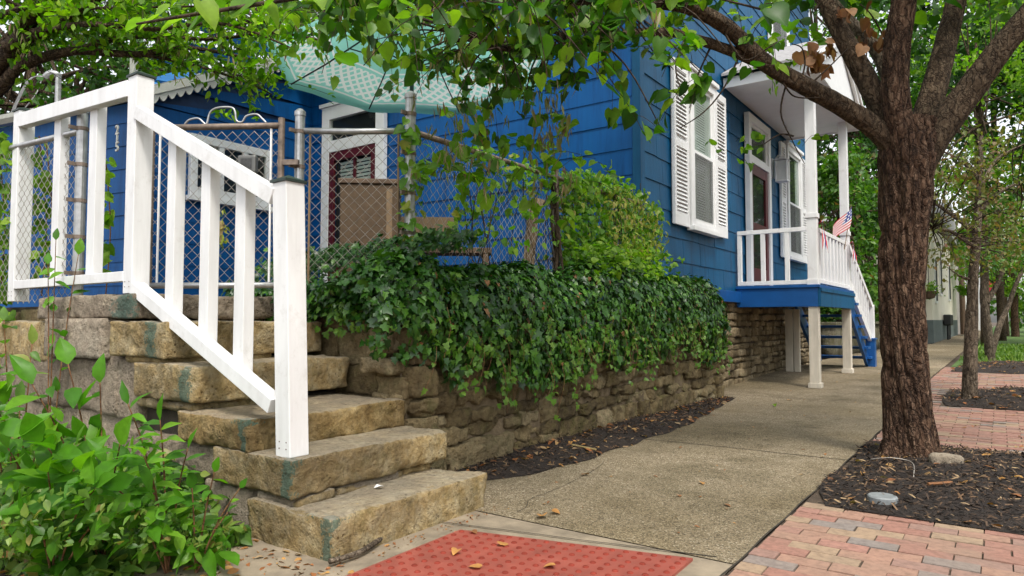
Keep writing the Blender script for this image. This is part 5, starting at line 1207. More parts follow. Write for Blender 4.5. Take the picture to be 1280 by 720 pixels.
sprays(585, 70, 70, 36, 3.4, 4.6, 15, S, pods=.5)
sprays(640, 120, 50, 50, 3.6, 4.6, 9, .06, pods=.6)
sprays(745, 70, 60, 30, 2.9, 3.8, 9, .075, per=7)
sprays(835, 100, 60, 60, 3.0, 3.9, 9, .072, per=6)
sprays(870, 40, 60, 40, 3.4, 4.4, 8, .07, per=6)
sprays(790, 6, 100, 34, 3.0, 4.4, 18, S)
sprays(950, 6, 40, 20, 2.4, 2.8, 3, .085, per=3)
sprays(1180, 0, 90, 24, 2.3, 3.0, 3, .065, per=4)
sprays(620, -6, 160, 24, 2.0, 2.7, 12, S, per=6)
sprays(420, 4, 90, 20, 3.0, 4.8, 16, S, pods=.2)
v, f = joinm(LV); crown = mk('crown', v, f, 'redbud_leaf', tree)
LV2 = []
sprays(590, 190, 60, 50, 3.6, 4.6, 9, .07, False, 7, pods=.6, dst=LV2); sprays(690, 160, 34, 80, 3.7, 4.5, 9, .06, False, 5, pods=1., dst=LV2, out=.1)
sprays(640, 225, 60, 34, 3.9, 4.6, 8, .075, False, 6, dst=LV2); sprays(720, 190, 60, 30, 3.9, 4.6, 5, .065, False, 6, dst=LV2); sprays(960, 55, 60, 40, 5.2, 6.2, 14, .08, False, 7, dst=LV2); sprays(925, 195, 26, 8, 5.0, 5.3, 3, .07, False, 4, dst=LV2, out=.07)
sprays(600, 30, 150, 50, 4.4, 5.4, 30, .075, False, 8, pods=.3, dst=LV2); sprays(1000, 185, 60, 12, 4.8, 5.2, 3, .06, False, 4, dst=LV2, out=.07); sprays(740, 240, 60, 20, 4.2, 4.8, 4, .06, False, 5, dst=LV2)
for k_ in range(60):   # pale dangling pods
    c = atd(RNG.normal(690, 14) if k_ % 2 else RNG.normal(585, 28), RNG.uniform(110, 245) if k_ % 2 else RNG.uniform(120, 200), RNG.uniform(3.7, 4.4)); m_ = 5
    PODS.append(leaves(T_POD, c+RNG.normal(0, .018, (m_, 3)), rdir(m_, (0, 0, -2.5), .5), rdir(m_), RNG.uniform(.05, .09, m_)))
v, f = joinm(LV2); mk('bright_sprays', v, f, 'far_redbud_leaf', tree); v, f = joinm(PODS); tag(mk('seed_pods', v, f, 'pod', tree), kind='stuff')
# unseen crown above the picture, leaves added for shading
P, cc = clumps((-.4, 5.6, 5.0), (2.6, 2.6, 1.5), 42, 3400, .55, .45); v, f = spray(P, .1, T_HEART); mk('upper_shade_crown', v, f, 'redbud_leaf', tree)
tag(mk('sprigs', TW.v, TW.f, 'twig_bark', tree), kind='stuff')
# dead brown leaf bunch in the fork
L = []
for (a, b, k_, r_) in ((1015, 72, 20, 13), (1035, 58, 10, 9), (1088, 45, 18, 20), (1060, 20, 8, 10), (1028, 82, 9, 7)):
    P = np.array([tp_(a+RNG.normal(0, r_*.5), b+RNG.normal(0, r_*.5), TD+RNG.uniform(.0, .2)) for _ in range(k_)]); L.append(leaves(T_HEART, P, rdir(k_, (0, 0, -1.2), .7), rdir(k_), RNG.uniform(.06, .1, k_)))
v, f = joinm(L); tag(mk('dead_leaves', v, f, 'dead_leaf', tree), kind='stuff')
# ------------------------------------------------------------------ tree on the left
lt = thing('yard_tree', tuple(atd(-70, 330, 6.6)*np.array((1, 1, 0))+np.array((0, 0, 1.1))), 'dark limbed tree with fine bright leaves reaching over the low wing from the left', 'tree')
LIMB['T'] = None
def llimb(pts, r0, r1, seed, seg=60):
    path = [atd(*p) for p in pts]; V, Fq = bark_tube(path, list(np.linspace(r0, r1, 4)), 24, seg, .006, .4, seed); mk('limb', V, Fq, 'limb_bark', lt, smooth=True); return bez(path, 40)
b0 = np.array(lt.location); V, Fq = bark_tube([b0-np.array((0, 0, .1)), atd(-75, 240, 6.6), atd(-60, 160, 6.5), atd(-45, 110, 6.4)], [.22, .19, .18, .17], 48, 80, .02, .5, 31); mk('trunk', V, Fq, 'bark', lt, smooth=True)
BR = [llimb([(-50, 150, 6.4), (0, 110, 6.3), (28, 82, 6.2), (90, 64, 6.1), (169, 68, 6.0), (240, 60, 5.9), (330, 78, 5.8)], .07, .008, 32),
      llimb([(-55, 140, 6.4), (0, 76, 6.2), (24, 50, 6.1), (38, 24, 6.0), (60, -10, 5.9), (90, -60, 5.9)], .085, .045, 33),
      llimb([(8, 58, 6.1), (56, 38, 6.0), (112, 4, 5.8), (160, -30, 5.6)], .06, .025, 34), llimb([(95, 64, 6.1), (130, 52, 6.0), (169, 46, 5.9), (262, 49, 5.7), (340, 41, 5.6), (400, 50, 5.5)], .03, .006, 35),
      llimb([(40, 40, 6.0), (110, 30, 5.7), (190, 36, 5.5), (280, 30, 5.3), (370, 62, 5.2)], .028, .005, 36), llimb([(170, 68, 6.0), (230, 78, 5.9), (300, 100, 5.8), (340, 118, 5.7)], .014, .004, 37), llimb([(0, 20, 6), (30, 10, 5.9), (70, 12, 5.8), (130, 10, 5.6), (250, 8, 5.4)], .03, .006, 38)]
TW = MB(); L = []; PL = []
for k_ in range(250):
    br = BR[RNG.integers(0, len(BR))]; i = int(RNG.triangular(5, 30, 39)); p = br[i]
    if (p-CAM)@RT/((p-CAM)@FW) > -.47 and RNG.random() < .45: continue
    e = p+np.array((RT*RNG.normal(.12, .22)+FW*RNG.normal(0, .3)))+np.array((0, 0, RNG.normal(.06, .17))); pts = bez([p, (p+e)/2+np.array((0, 0, .06)), e], 8); TW.tube(pts, np.linspace(.004, .0015, 8), 3)
    m_ = RNG.integers(9, 20); j = RNG.integers(2, 8, m_); L.append(leaves(T_OVAL, pts[j]+RNG.normal(0, .03, (m_, 3)), rdir(m_, (0, 0, -.35), .8), rdir(m_, (0, 0, 1.2), .6), RNG.uniform(.05, .085, m_)))
    if RNG.random() < .3: m_ = 6; PL.append(leaves(T_POD, pts[RNG.integers(2, 8, m_)], rdir(m_, (0, 0, -2.5), .4), rdir(m_), RNG.uniform(.07, .11, m_)))
for (a, b, rx, ry, m_) in ((330, 50, 60, 18, 40), (250, 20, 130, 24, 150), (400, 40, 20, 18, 14), (90, 8, 90, 16, 60), (280, 140, 18, 8, 9)):
    P = np.array([atd(a+rx*RNG.normal(0, .5), b+ry*RNG.normal(0, .5), RNG.uniform(5, 6.2)) for _ in range(m_*2)]); L.append(spray(P, .07, T_OVAL))
P, cc = clumps((-7.2, 3.6, 6.6), (3.6, 2.8, 1.1), 90, 9000, .7, .15); v, f = spray(P, .13, T_OVAL); mk('upper_shade_crown', v, f, 'locust_leaf', lt)  # unseen leaf layer over the yard, added to shade the low wing
v, f = joinm(L); mk('crown', v, f, 'locust_leaf', lt); v, f = joinm(PL); tag(mk('seed_pods', v, f, 'pod', lt), kind='stuff'); tag(mk('twigs', TW.v, TW.f, 'twig_bark', lt), kind='stuff')
# a low near bough of big bright leaves (its tree stands on the verge behind the camera)
nb = thing('near_bough', tuple(atd(330, 5, 2.3)), 'near drooping bough with large bright heart shaped leaves at the top', 'branch')
L = []; MB().tube(bez([atd(620, -60, 2.6), atd(450, -18, 2.4), atd(330, 4, 2.25), atd(230, 20, 2.1), atd(170, 30, 2.05)], 24), np.linspace(.012, .003, 24), 6).build('twig', 'twig_bark', nb, smooth=True)
for (a, b, s_, da) in ((165, 30, .07, -1), (185, 26, .075, -.8), (215, 30, .085, -.9), (245, 22, .1, -.5), (268, 16, .11, -.9), (240, 8, .09, .3), (300, 6, .1, -.3), (318, 14, .075, .5), (340, -2, .1, -.8), (200, 14, .06, -.5), (380, -6, .1, .4), (420, -10, .1, -.6)):
    p = atd(a+12, b-6, 2.1+RNG.uniform(0, .15)); D = RT*da*.9+np.array((0, 0, -.45))+FW*RNG.normal(0, .3); L.append(leaves(T_HEART, [p], [D], [np.array((0, 0, 1.))-FW*.5+RNG.normal(0, .15, 3)], [s_]))
v, f = joinm(L); tag(mk('leaf_spray', v, f, 'far_redbud_leaf', nb), kind='stuff')
# ------------------------------------------------------------------ trees and bushes behind
def bgtree(px, py, d, rad, n, size, mat, label, name='tree', k=46, cr=.8, shell=.55, base=None, trunk=.16, T=T_SIMPLE, cat='tree', grp=None, zb=None, inner=True):
    c = atd(px, py, d); b = np.array((c[0], c[1], gz(c[1]) if zb is None else zb)); t = thing(name, b, label, cat, grp)
    P, cc = clumps(c, rad, k, n, cr, shell); P[:, 2] = np.maximum(P[:, 2], b[2]+.05); v, f = leaves(T, P, rdir(n, (0, 0, -.4), .8), rdir(n, (0, 0, .9), .65), size*RNG.uniform(.6, 1.35, n)); mk('crown', v, f, mat, t)
    mb = MB(); top = c+np.array((0, 0, rad[2]*.5)); mb.tube(bez([b-np.array((0, 0, .1)), (b+c)/2+RNG.normal(0, .08, 3)*np.array((1, 1, 0)), c, top], 16), np.linspace(trunk, trunk*.25, 16), 10); mk('trunk', mb.v, mb.f, 'limb_bark', t, smooth=True)
    mb = MB()
    for q in cc[::2]: s_ = c+np.array((0, 0, RNG.uniform(-.6, .4)*rad[2])); mb.tube(bez([s_, (s_+q)/2+RNG.normal(0, .15, 3), q], 8), np.linspace(trunk*.3, trunk*.06, 8), 5)
    mk('branches', mb.v, mb.f, 'limb_bark', t, smooth=True); return t
G1 = 'trees behind the house'; G2 = 'trees beyond the porch'
bgtree(40, 70, 13, (3.2, 3.2, 2.6), 5200, .17, 'oak_leaf', 'dark broad tree behind the low wing at the far left', k=60, grp=G1, zb=1.)
bgtree(170, 60, 17, (2.8, 2.8, 3.4), 3600, .17, 'oak_leaf', 'dark tree behind the low wing above the tarp', k=40, grp=G1, zb=1.)
bgtree(300, 30, 19, (3., 3., 3.6), 3600, .18, 'bush_leaf', 'mid green tree rising behind the scalloped roof edge', k=36, grp=G1, zb=1.)
bgtree(430, 10, 21, (3., 3., 3.2), 3200, .18, 'bright_leaf', 'yellow green tree above the rear roof behind the umbrella', k=36, grp=G1, zb=1.)
bgtree(95, 140, 15, (2.6, 2., 1.6), 3000, .15, 'bush_leaf', 'dark shrub mass behind the gutter and service mast', 'bush', k=30, cat='bush', zb=1.)
bgtree(1052, 300, 18.5, (1.25, 1.8, 2.6), 7000, .14, 'bush_leaf', 'tall leafy bush behind the porch stairs', 'bush', k=90, cr=.5, cat='bush', shell=.5)
bgtree(1085, 310, 24, (1.3, 2.2, 2.8), 4500, .15, 'oak_leaf', 'dark bush behind the big trunk above the low wall', 'bush', k=60, cr=.5, cat='bush', shell=.5)
bgtree(1060, 130, 25, (2.8, 3, 4.2), 5600, .2, 'oak_leaf', 'dark tree seen behind the porch roof', k=60, grp=G2)
bgtree(1222, 120, 24, (2.8, 3, 3.8), 5200, .17, 'bright_leaf', 'bright yellow green tree seen between the limbs of the big tree', k=50, grp=G2)
bgtree(1240, 30, 30, (5, 4, 4.8), 8500, .24, 'oak_leaf', 'dark tall tree filling the upper right behind the limbs', k=60, cr=1.1, grp=G2)
bgtree(1310, 240, 24, (2.6, 3, 4.), 5200, .18, 'bush_leaf', 'mid green tree at the far right edge beyond the saplings', k=50, grp=G2)
bgtree(1255, 330, 38, (3.4, 3, 2.8), 3600, .24, 'bright_leaf', 'distant bright tree above the lawn behind the saplings', k=40, grp=G2)
bgtree(1020, 40, 30, (2.6, 3, 3.4), 3000, .22, 'bright_leaf', 'pale tree far behind the upper wall of the house', k=36, grp=G2)
def wood(name, pts, n, size, mat):
    L = []
    for (x, y, z, r, h) in pts:
        P, cc = clumps((x, y, z), (r, r, h), 26, n, r*.42, .5); L.append(leaves(T_SIMPLE, P, rdir(n, (0, 0, -.4), .8), rdir(n, (0, 0, .9), .65), size*RNG.uniform(.6, 1.35, n)))
    v, f = joinm(L); return tag(mk(name, v, f, mat), kind='stuff')
wood('far_wood', [(x, 62+4*math.sin(x), z, 5, 4.5) for x in (6, 13, 20, 27) for z in (4, 11)]+[(x, 44, 9, 4.5, 6) for x in (-16, -9)]+[(3, 92, 5, 5, 5), (-4, 96, 8, 6, 6)], 1500, .5, 'bush_leaf')
wood('far_wood', [(-22+6*k, 24+5*math.sin(k*2), 6+2*math.sin(k*3), 4, 4.5) for k in range(3)]+[(-26, 14, 5, 4, 4.5), (-24, 6, 4, 4, 3.5), (-20, 18, 9, 4, 4)], 1700, .34, 'oak_leaf')
wood('street_trees', [(15, y, z, 3.6, 3.2) for y in (-4, 4, 12, 20, 29, 38) for z in (3.2, 8)], 900, .42, 'bush_leaf')
# saplings in the paving
bgtree(1072, 190, 23, (2.0, 2.2, 2.6), 4500, .17, 'oak_leaf', 'dark tree filling the gap between the porch posts and the big trunk', k=50, cr=.7, grp=G2)
bgtree(1300, 110, 27, (4.2, 4, 4.4), 7500, .22, 'oak_leaf', 'dense tree at the upper right edge behind the thickest limb', k=70, cr=1.0, grp=G2)
bgtree(1238, 0, 30, (4.4, 4, 4.2), 6500, .22, 'bush_leaf', 'leafy tree showing high between the two right limbs of the big tree', k=60, cr=1.0, grp=G2)
def sapling(stems, crown, mat, label, name='sapling'):
    b = ong(*stems[0][0][:2]); d0 = (b-CAM)@FW; t = thing(name, b, label, 'tree'); L = []
    ends = []
    for i, (pts) in enumerate(stems):
        path = [b-np.array((0, 0, .05)) if (i == 0 and j == 0) else atd(p[0], p[1], d0+p[2]) for j, p in enumerate(pts)]
        r0, r1 = pts[0][3], pts[-1][3]; V, Fq = bark_tube(path, [r0, (r0+r1)/2, r1], 18, 46, r0*.14, .3, i+50); mk('trunk' if i == 0 else 'branch', V, Fq, 'grey_bark', t, smooth=True); ends.append(bez(path, 20))
    mb = MB()
    for (cx_, cy_, rx, ry, n, sz) in crown:
        for _ in range(n):
            p = atd(cx_+rx*RNG.normal(0, .5), cy_+ry*RNG.normal(0, .5), d0+RNG.normal(0, .6)); q = min((e[np.linalg.norm(e-p, axis=1).argmin()] for e in ends[1:]), key=lambda e: np.linalg.norm(e-p))
            if RNG.random() < .5: mb.tube(bez([q, (p+q)/2+RNG.normal(0, .06, 3), p], 7), np.linspace(.008, .003, 7), 4)
            m_ = RNG.integers(8, 18); L.append(leaves(T_OVAL, p+RNG.normal(0, .11, (m_, 3))*np.array((1, 1, .5)), rdir(m_, (0, 0, -.3), .8), rdir(m_, (0, 0, 1.3), .6), sz*RNG.uniform(.6, 1.3, m_)))
    v, f = joinm(L); mk('crown', v, f, mat, t); mk('twigs', mb.v, mb.f, 'twig_bark', t, smooth=True)
sapling([[(1211, 502, 0, .085), (1213, 430, 0, .075), (1216, 360, 0, .07), (1221, 290, 0, .055), (1224, 230, 0, .04), (1226, 170, 0, .02)], [(1221, 292, 0, .035), (1195, 272, .1, .02), (1165, 252, .2, .012), (1140, 240, .3, .006)], [(1223, 265, 0, .035), (1250, 240, -.1, .02), (1285, 225, -.2, .01)], [(1220, 310, 0, .03), (1190, 290, -.2, .015), (1165, 285, -.3, .008)], [(1225, 225, 0, .03), (1200, 200, .1, .015), (1175, 188, .2, .006)], [(1224, 240, 0, .025), (1245, 200, .2, .012), (1280, 180, .3, .006)], [(1215, 350, 0, .02), (1200, 345, 0, .012), (1186, 335, 0, .006)]],
        [(1215, 215, 90, 60, 95, .055), (1200, 280, 70, 40, 50, .055), (1260, 290, 40, 40, 36, .055), (1180, 320, 30, 16, 12, .055)], 'olive_leaf', 'slender sapling with small olive leaves in the second mulch bed')
sapling([[(1238, 452, 0, .1), (1234, 410, 0, .09), (1229, 370, 0, .07), (1232, 335, 0, .06), (1228, 300, 0, .04)], [(1233, 378, 0, .06), (1248, 352, .1, .05), (1254, 330, .1, .03), (1246, 300, .1, .02)], [(1240, 440, .1, .07), (1250, 405, .2, .055), (1262, 378, .3, .05), (1272, 350, .3, .04), (1290, 320, .4, .03)]],
        [(1240, 320, 50, 22, 60, .09), (1270, 310, 30, 30, 40, .09)], 'bush_leaf', 'forked young tree beside the lawn behind the sapling')
b = ong(1269, 421); t = thing('lawn_tree', b, 'straight dark trunk standing on the lawn at the far right', 'tree'); d0 = (b-CAM)@FW
V, Fq = bark_tube([b-np.array((0, 0, .1)), atd(1268, 380, d0), atd(1268, 330, d0), atd(1266, 250, d0)], [.19, .17, .16, .12], 24, 60, .02, .3, 77); mk('trunk', V, Fq, 'bark', t, smooth=True)
P, cc = clumps(atd(1268, 275, d0), (2.6, 2.6, 1.6), 30, 1800, .8); v, f = spray(P, .2, T_SIMPLE); mk('crown', v, f, 'bush_leaf', t)
# ------------------------------------------------------------------ far buildings, low wall
lw2 = thing('low_wall', (-3.2, 24, .1), 'mossy low concrete wall along the far walk behind the big trunk', 'wall')
V, Fc = rbox((-3.35, 25, .47), (.3, 15, .8), .25, .03, .02, 5); mk('wall_face', V, Fc, 'mossy_stone', lw2, smooth=True)
MB().box((-3.56, 17.45, .872), (-3.14, 32.55, .95)).build('coping', 'mossy_stone', lw2, bevel=.01)
yt2 = sheet('bank', lambda Y: (-12, -3.5), [17.5, 32.5], .8, 'soil')
def fb(x0, x1, y0, y1, z1, mat, label, base=None, wins=(), roofm='roof_shingle'):
    t = thing('far_building', ((x0+x1)/2, y0, .1), label, 'building', 'buildings down the street')
    MB().box((x0, y0, .0), (x1, y1, z1)).build('wall', mat, t)
    if base: MB().box((x0-.02, y0-.03, 0), (x1+.03, y1, base)).build('plinth', 'dark_stucco', t)
    mb = MB(); m_ = (y0+y1)/2; mb.prism([(y0-.3, z1), (y1+.3, z1), (m_, z1+1.8)], 0, x0-.3, x1+.3); mb.build('roof', roofm, t)
    for (a, b_, c, d_) in wins:
        o = MB().box((x1+.002, a, c), (x1+.05, b_, d_)).build('window', 'white_trim', t); MB().box((x1+.051, a+.1, c+.1), (x1+.06, b_-.1, d_-.1)).build('pane', 'dark_inside', o)
    return t
fb(-9, -2.2, 31.6, 50, 5.2, 'cream_wall', 'cream building with a dark plinth down the street behind the big trunk', 1.0, ((33, 34, 1.7, 3.6), (36, 37, 2.1, 3.8), (42, 43.4, 2, 4)))
fb(-9, -1.9, 53, 66, 6.4, 'grey_wall', 'grey beige building beyond the cream one', None, ((55, 56, 2, 4),), )
hw = fb(-8, -1.2, 72, 84, 5.4, 'white_trim', 'distant white house with a porch and red sign at the end of the walk', None, ((74, 75.5, 1.6, 3.6),))
MB().box((-1.19, 72.5, 2.9), (.6, 80, 3.1)).build('porch_roof', 'grey_wall', hw)
for y in (72.7, 75, 77.5): MB().box((.35, y-.1, .1), (.55, y+.1, 2.9)).build('porch_post', 'white_trim', hw)
MB().box((-1.0, 71.9, 3.3), (-.2, 71.98, 4.6)).build('sign_panel', 'red_sign', hw)
p = np.array((-1.95, 51.3, .1)); tag(MB().tube([p, p+np.array((0, 0, 6.))], .16, 10).build('downpipe', 'brown_wood', None, p), 'dark brown pole between the cream and grey buildings', 'pole')
gm = thing('gas_meters', (-2.05, 37.6, .1), 'cluster of dark gas meters at the foot of the cream building', 'meter')
for i in range(3):
    y = 37+i*.75; o = MB().box((-2.15, y-.2, .75), (-1.85, y+.2, 1.25)).build('meter_body', 'black_metal', gm, bevel=.05); MB().tube([(-2.0, y, .1), (-2.0, y, .75)], .04, 8).build('pipe', 'black_metal', o); MB().tube([(-2.0, y+.2, 1.1), (-2.0, y+.35, 1.1), (-2.0, y+.35, .3)], .04, 8).build('pipe', 'black_metal', o)
c = atd(1161, 364, 26.4); hb = thing('hanging_basket', c, 'hanging flower basket in front of the cream building', 'basket')
MB().tube([c-np.array((0, 0, .3)), c-np.array((0, 0, .25)), c], [.1, .2, .28], 14).build('pot', 'brown_wood', hb); P = c+RNG.normal(0, .16, (260, 3))+np.array((0, 0, .1)); v, f = spray(P, .1, T_OVAL); tag(mk('flowers', v, f, 'vine_leaf', hb), kind='stuff'); MB().tube([c, c+np.array((0, 0, 2.0))], .012, 5).build('hanger', 'black_metal', hb)
MB().bar(c+np.array((0, 0, 2.)), np.array((-2.3, 31.62, c[2]+2.0)), .03, .03).build('bracket', 'black_metal', hb)
p = ong(1252, 410); yp = thing('yellow_guy_pole', p, 'thin yellow sleeved stake on the lawn behind the forked young tree', 'stake'); yp.name = 'tree_stake'; ORG[yp.name] = np.array(p); MB().tube([p, p+np.array((0, 0, 2.6))], .03, 8).build('sleeve', 'yellow_paint', yp)
# ------------------------------------------------------------------ grass on the far verge
n_ = 5200; y = 15.6+RNG.random(n_)**1.6*14; x = RNG.uniform(-.75, 3.9, n_); P = np.stack([x, y, np.full(n_, .11)], 1); keep = ~((y < 17.5)); P = P[keep]; v, f = leaves(T_LANCE, P, rdir(len(P), (0, 0, 1.4), .5), rdir(len(P)), RNG.uniform(.06, .14, len(P))); tag(mk('grass', v, f, 'grass_blade'), kind='stuff')
# ------------------------------------------------------------------ weeds left of the steps
def weed(px, py, d, spec, label, mat='weed_leaf', T=T_OVAL, sz=.1, name='weed_plant', arc=.3):
    b = atd(px, py, d); b = np.array((b[0], min(b[1], 1.82), -.02)); t = thing(name, b, label, 'weed'); mb = MB(); L = []
    for (tx, ty, td, n, s_) in spec:
        e = atd(tx, ty, td); m_ = (b+e)/2; m_[2] += arc*np.linalg.norm(e-b); pts = bez([b, m_, e], 16); mb.tube(pts, np.linspace(.005, .0022, 16), 5)
        for k_ in range(n):
            i = int(2+13*k_/max(1, n-1)); d_ = unit(pts[min(i+1, 15)]-pts[i-1]); side = unit(np.cross(d_, (0, 0, 1.))+RNG.normal(0, .15, 3)); sg = -1 if k_ % 2 else 1
            D = side*sg+d_*.55+np.array((0, 0, -.15)); 
            if k_ == n-1: D = d_
            L.append(leaves(T, [pts[i]], [D], [np.array((0, 0, 1.))-FW*.5+RNG.normal(0, .25, 3)], [s_*RNG.uniform(.75, 1.15)]))
    v, f = joinm(L); mk('leaves', v, f, mat, t); mk('stems', mb.v, mb.f, 'red_stem', t, smooth=True)
weed(130, 660, 2.75, [(40, 480, 2.7, 9, .15), (85, 455, 2.75, 7, .13), (125, 478, 2.7, 9, .13), (150, 555, 2.55, 8, .12), (60, 560, 2.5, 9, .14)], 'tall weed with arching stems of large oval leaves left of the steps', arc=.12)
weed(210, 680, 2.72, [(160, 505, 2.7, 14, .11), (200, 525, 2.6, 14, .11), (235, 560, 2.65, 12, .1), (180, 570, 2.5, 14, .11), (130, 600, 2.5, 12, .1)], 'bushy weed with pointed leaves leaning on the side blocks of the steps', T=T_LANCE, arc=.15)
weed(70, 660, 2.6, [(10, 560, 2.5, 10, .12), (60, 590, 2.4, 12, .12), (120, 610, 2.4, 12, .11), (30, 630, 2.3, 9, .11), (150, 640, 2.45, 10, .09), (95, 560, 2.55, 10, .13)], 'spreading weed with broad leaves low at the left corner', arc=.15)
weed(20, 640, 2.9, [(5, 400, 3.0, 16, .08), (40, 430, 3.0, 14, .08), (-20, 470, 2.9, 12, .09), (25, 500, 2.9, 12, .08), (55, 520, 2.95, 10, .07)], 'tall thin stemmed weed against the garden wall at the left edge', 'weed_small', arc=.05)
weed(245, 700, 2.72, [(268, 590, 2.68, 9, .07), (285, 640, 2.66, 8, .06), (240, 610, 2.68, 9, .07), (300, 610, 2.7, 5, .05)], 'small sprig climbing the mortar block under the second step', arc=.1)
weed(90, 380, 4.4, [(70, 300, 4.4, 12, .1), (98, 318, 4.4, 9, .1), (60, 330, 4.35, 8, .1)], 'leafy sprout between the left railing balusters', arc=.1)
n_ = 5200; P = np.array([(RNG.uniform(-5.5, -2.75), RNG.uniform(1.1, 1.86), 0) for _ in range(n_)]); hgt = .06+.42*np.clip((P[:, 1]-1.25)/.5, 0, 1)*np.clip(.5+fbm(P, 3., 2), .1, 1)*np.clip((-2.85-P[:, 0])/.5, .15, 1); P[:, 2] = hgt*RNG.random(n_)**.6
v, f = leaves(T_OVAL, P, rdir(n_, (.2, -.5, -.1), .8), rdir(n_, (.2, -.5, 1.), .45), RNG.uniform(.03, .095, n_)); tag(mk('ground_weeds', v, f, 'weed_small'), kind='stuff')
def wfill(n, T, s, mat, nm, top, dr, lim=686, dd=(-.2, -.4, -.25)):
    P = []
    while len(P) < n:
        px = RNG.uniform(-60, 292); yt = np.interp(px, [a for a, _ in top], [b for _, b in top]); py = yt+(lim-yt)*RNG.random()**.9; p = atd(px, py, RNG.uniform(*dr))
        if p[1] < 1.86 and p[2] > -.03 and p[0] < -2.5: P.append(p)
    P = np.array(P); v, f = leaves(T, P, rdir(n, dd, .75), rdir(n, (.25, -.5, 1.), .5), RNG.uniform(*s, n)); tag(mk(nm, v, f, mat), kind='stuff')
wfill(300, T_OVAL, (.06, .14), 'weed_leaf', 'weed_undergrowth', [(-60, 420), (10, 430), (45, 500), (100, 540), (150, 570), (190, 600), (225, 660), (240, 690)], (2.35, 3.1))
wfill(240, T_LANCE, (.06, .12), 'weed_leaf', 'weed_undergrowth', [(-60, 500), (20, 520), (130, 560), (190, 530), (225, 560), (238, 640), (245, 700)], (2.5, 3.1))
wfill(950, T_OVAL, (.022, .05), 'weed_small', 'weed_undergrowth', [(-60, 600), (100, 610), (240, 640), (292, 690)], (2.25, 2.9))
# ------------------------------------------------------------------ small things lying about
def fallen(px, py, size, label, mat='litter_leaf', z=.012, grp=None, T=T_HEART):
    p = ong(px, py); p[2] += z; a = RNG.uniform(0, 6.28); v, f = leaves(T, [p], [(math.cos(a), math.sin(a), .05)], [(RNG.normal(0, .15), RNG.normal(0, .15), 1)], [size]); v[:, 2] += .02*size+np.maximum(0, p[2]-v[:, 2].min()-.0)*1.
    tag(mk('fallen_leaf', v, f, mat), label, 'leaf', grp)
GP = 'fallen leaves on the red pad'; GW = 'fallen leaves on the walk'
fallen(628, 686, .05, 'largest golden leaf near the middle of the red pad', 'gold_leaf', .012, GP); fallen(572, 694, .045, 'golden leaf on the left part of the red pad', 'gold_leaf', .012, GP); fallen(600, 714, .05, 'golden leaf at the lower edge of the red pad', 'gold_leaf', .012, GP); fallen(693, 713, .045, 'small golden leaf on the right part of the red pad', 'gold_leaf', .012, GP); fallen(590, 668, .04, 'dark curled leaf at the upper edge of the red pad', 'dead_leaf', .012, GP)
fallen(678, 649, .055, 'orange leaf on the walk just above the red pad', 'litter_leaf', .004, GW); fallen(690, 642, .045, 'orange leaf touching the shade of its neighbour above the red pad', 'litter_leaf', .004, GW); fallen(729, 595, .05, 'rusty leaf at the mulch edge halfway along the walk', 'dead_leaf', .004, GW); fallen(877, 604, .045, 'pale golden leaf alone in the middle of the walk', 'gold_leaf', .004, GW); fallen(906, 632, .04, 'dark leaf near the brick edge of the walk', 'dead_leaf', .004, GW)
fallen(968, 508, .08, 'green leaf on the walk beyond the ivy end', 'bright_leaf', .004, GW, T_OVAL); fallen(986, 501, .06, 'small golden leaf on the walk in front of the porch post', 'gold_leaf', .004, GW); fallen(848, 620, .03, 'tiny dark leaf in the middle of the walk', 'dead_leaf', .004, GW)
fallen(215, 688, .1, 'large orange leaf lying among the weeds beside the steps', 'litter_leaf', .02, None, T_OVAL); fallen(235, 711, .09, 'golden leaf on the bare edge of the paving below the weeds', 'gold_leaf', .02); fallen(18, 712, .13, 'big pale dead leaf in the lower left corner', 'gold_leaf', .02, None, T_OVAL)
n_ = 150; P = np.array([(RNG.uniform(-2.7, EDGE), RNG.uniform(3., 16), 0) for _ in range(n_)]); P[:, 2] = [gz(p[1])+.006 for p in P]; a = RNG.uniform(0, 6.28, n_); v, f = leaves(T_OVAL, P, np.stack([np.cos(a), np.sin(a), a*0], 1), rdir(n_, (0, 0, 3.), .4), RNG.uniform(.012, .035, n_)); tag(mk('walk_debris', v, f, 'litter_leaf'), kind='stuff')
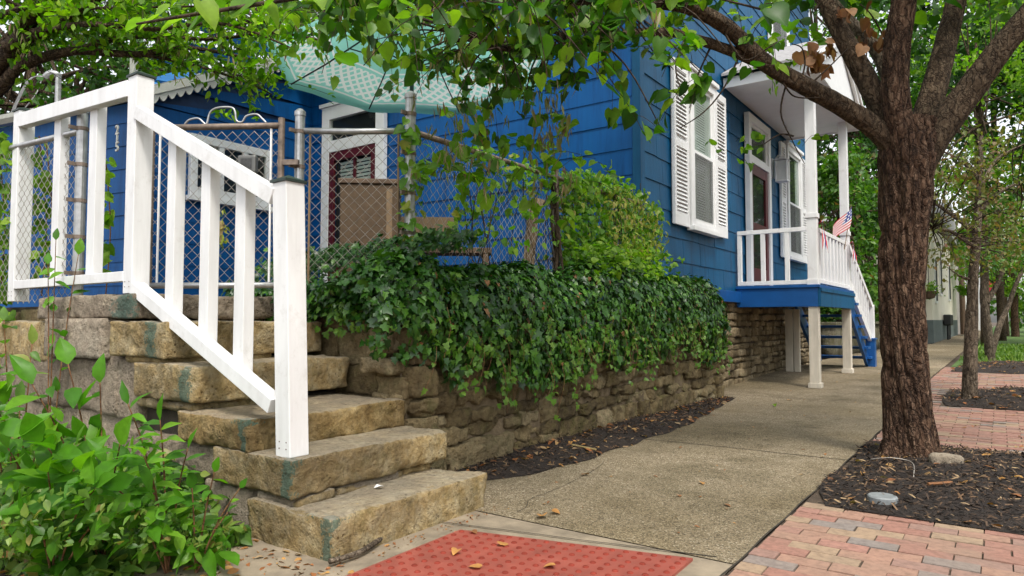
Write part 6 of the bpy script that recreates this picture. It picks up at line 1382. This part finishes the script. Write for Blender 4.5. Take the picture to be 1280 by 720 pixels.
n_ = 420; P = np.array([(RNG.uniform(EDGE, 3.5), RNG.uniform(6.4, 14), 0) for _ in range(n_)]); P[:, 2] = [gz(p[1])+.01 for p in P]; a = RNG.uniform(0, 6.28, n_); v, f = leaves(T_OVAL, P, np.stack([np.cos(a), np.sin(a), a*0], 1), rdir(n_, (0, 0, 3.), .4), RNG.uniform(.015, .05, n_)); tag(mk('brick_debris', v, f, 'litter_leaf'), kind='stuff')
p = onz(1103, 618, .05); p[2] = zb1(p[0], p[1])+.008; tag(MB().tube([p-np.array((0, 0, .04)), p+np.array((0, 0, .015)), p+np.array((0, 0, .022))], [.075, .075, .068], 24).build('utility_cap', 'grey_cap'), 'round grey utility cap half sunk in the mulch below the big trunk', 'cap')
p = onz(1185, 578, .05); V, Fc = rbox(p+np.array((0, 0, .0)), (.2, .13, .11), .02, .03, .015, 9); tag(mk('stone_chunk', V, Fc, 'pale_stone', smooth=True), 'pale broken stone beside the foot of the big trunk', 'stone')
p0 = onz(1088, 574, .06); p1 = onz(1140, 578, .07); p2_ = onz(1142, 596, .06); tag(MB().tube(bez([p0, (p0+p1)/2+np.array((0, 0, .02)), p1, p2_], 20), .003, 5).build('bent_wire', 'wire', smooth=True), 'thin bent wire lying across the mulch in front of the trunk', 'wire')
p0, p1 = onz(1160, 605, .07), onz(1190, 603, .07); tag(MB().tube([p0, p1], .009, 6).build('stick', 'dead_leaf'), 'short reddish stick on the mulch right of the utility cap', 'stick')
p0, p1, p2_ = onz(412, 702, .02), onz(450, 690, .02), onz(478, 672, .02); tag(MB().tube(bez([p0, p1, p2_], 12), .012, 8).build('dead_twig', 'grey_bark', smooth=True), 'curved grey twig along the foot of the lowest step', 'twig')
p0, p1 = onz(715, 556, .05), onz(745, 562, .04); tag(MB().tube([p0, p1], .008, 6).build('pale_stick', 'straw'), 'pale stick on the mulch strip under the ivy', 'stick')
p = ony(467, 610, 2.3); p = onz(467, 610, ST[0][1]+.012); tag(mk('paper_scrap', np.array([p, p+np.array((.03, .02, .012)), p+np.array((.02, .05, .002)), p+np.array((-.015, .035, .01))]), [(0, 1, 2, 3)], 'white_trim'), 'white scrap of paper on the lowest step', 'paper')
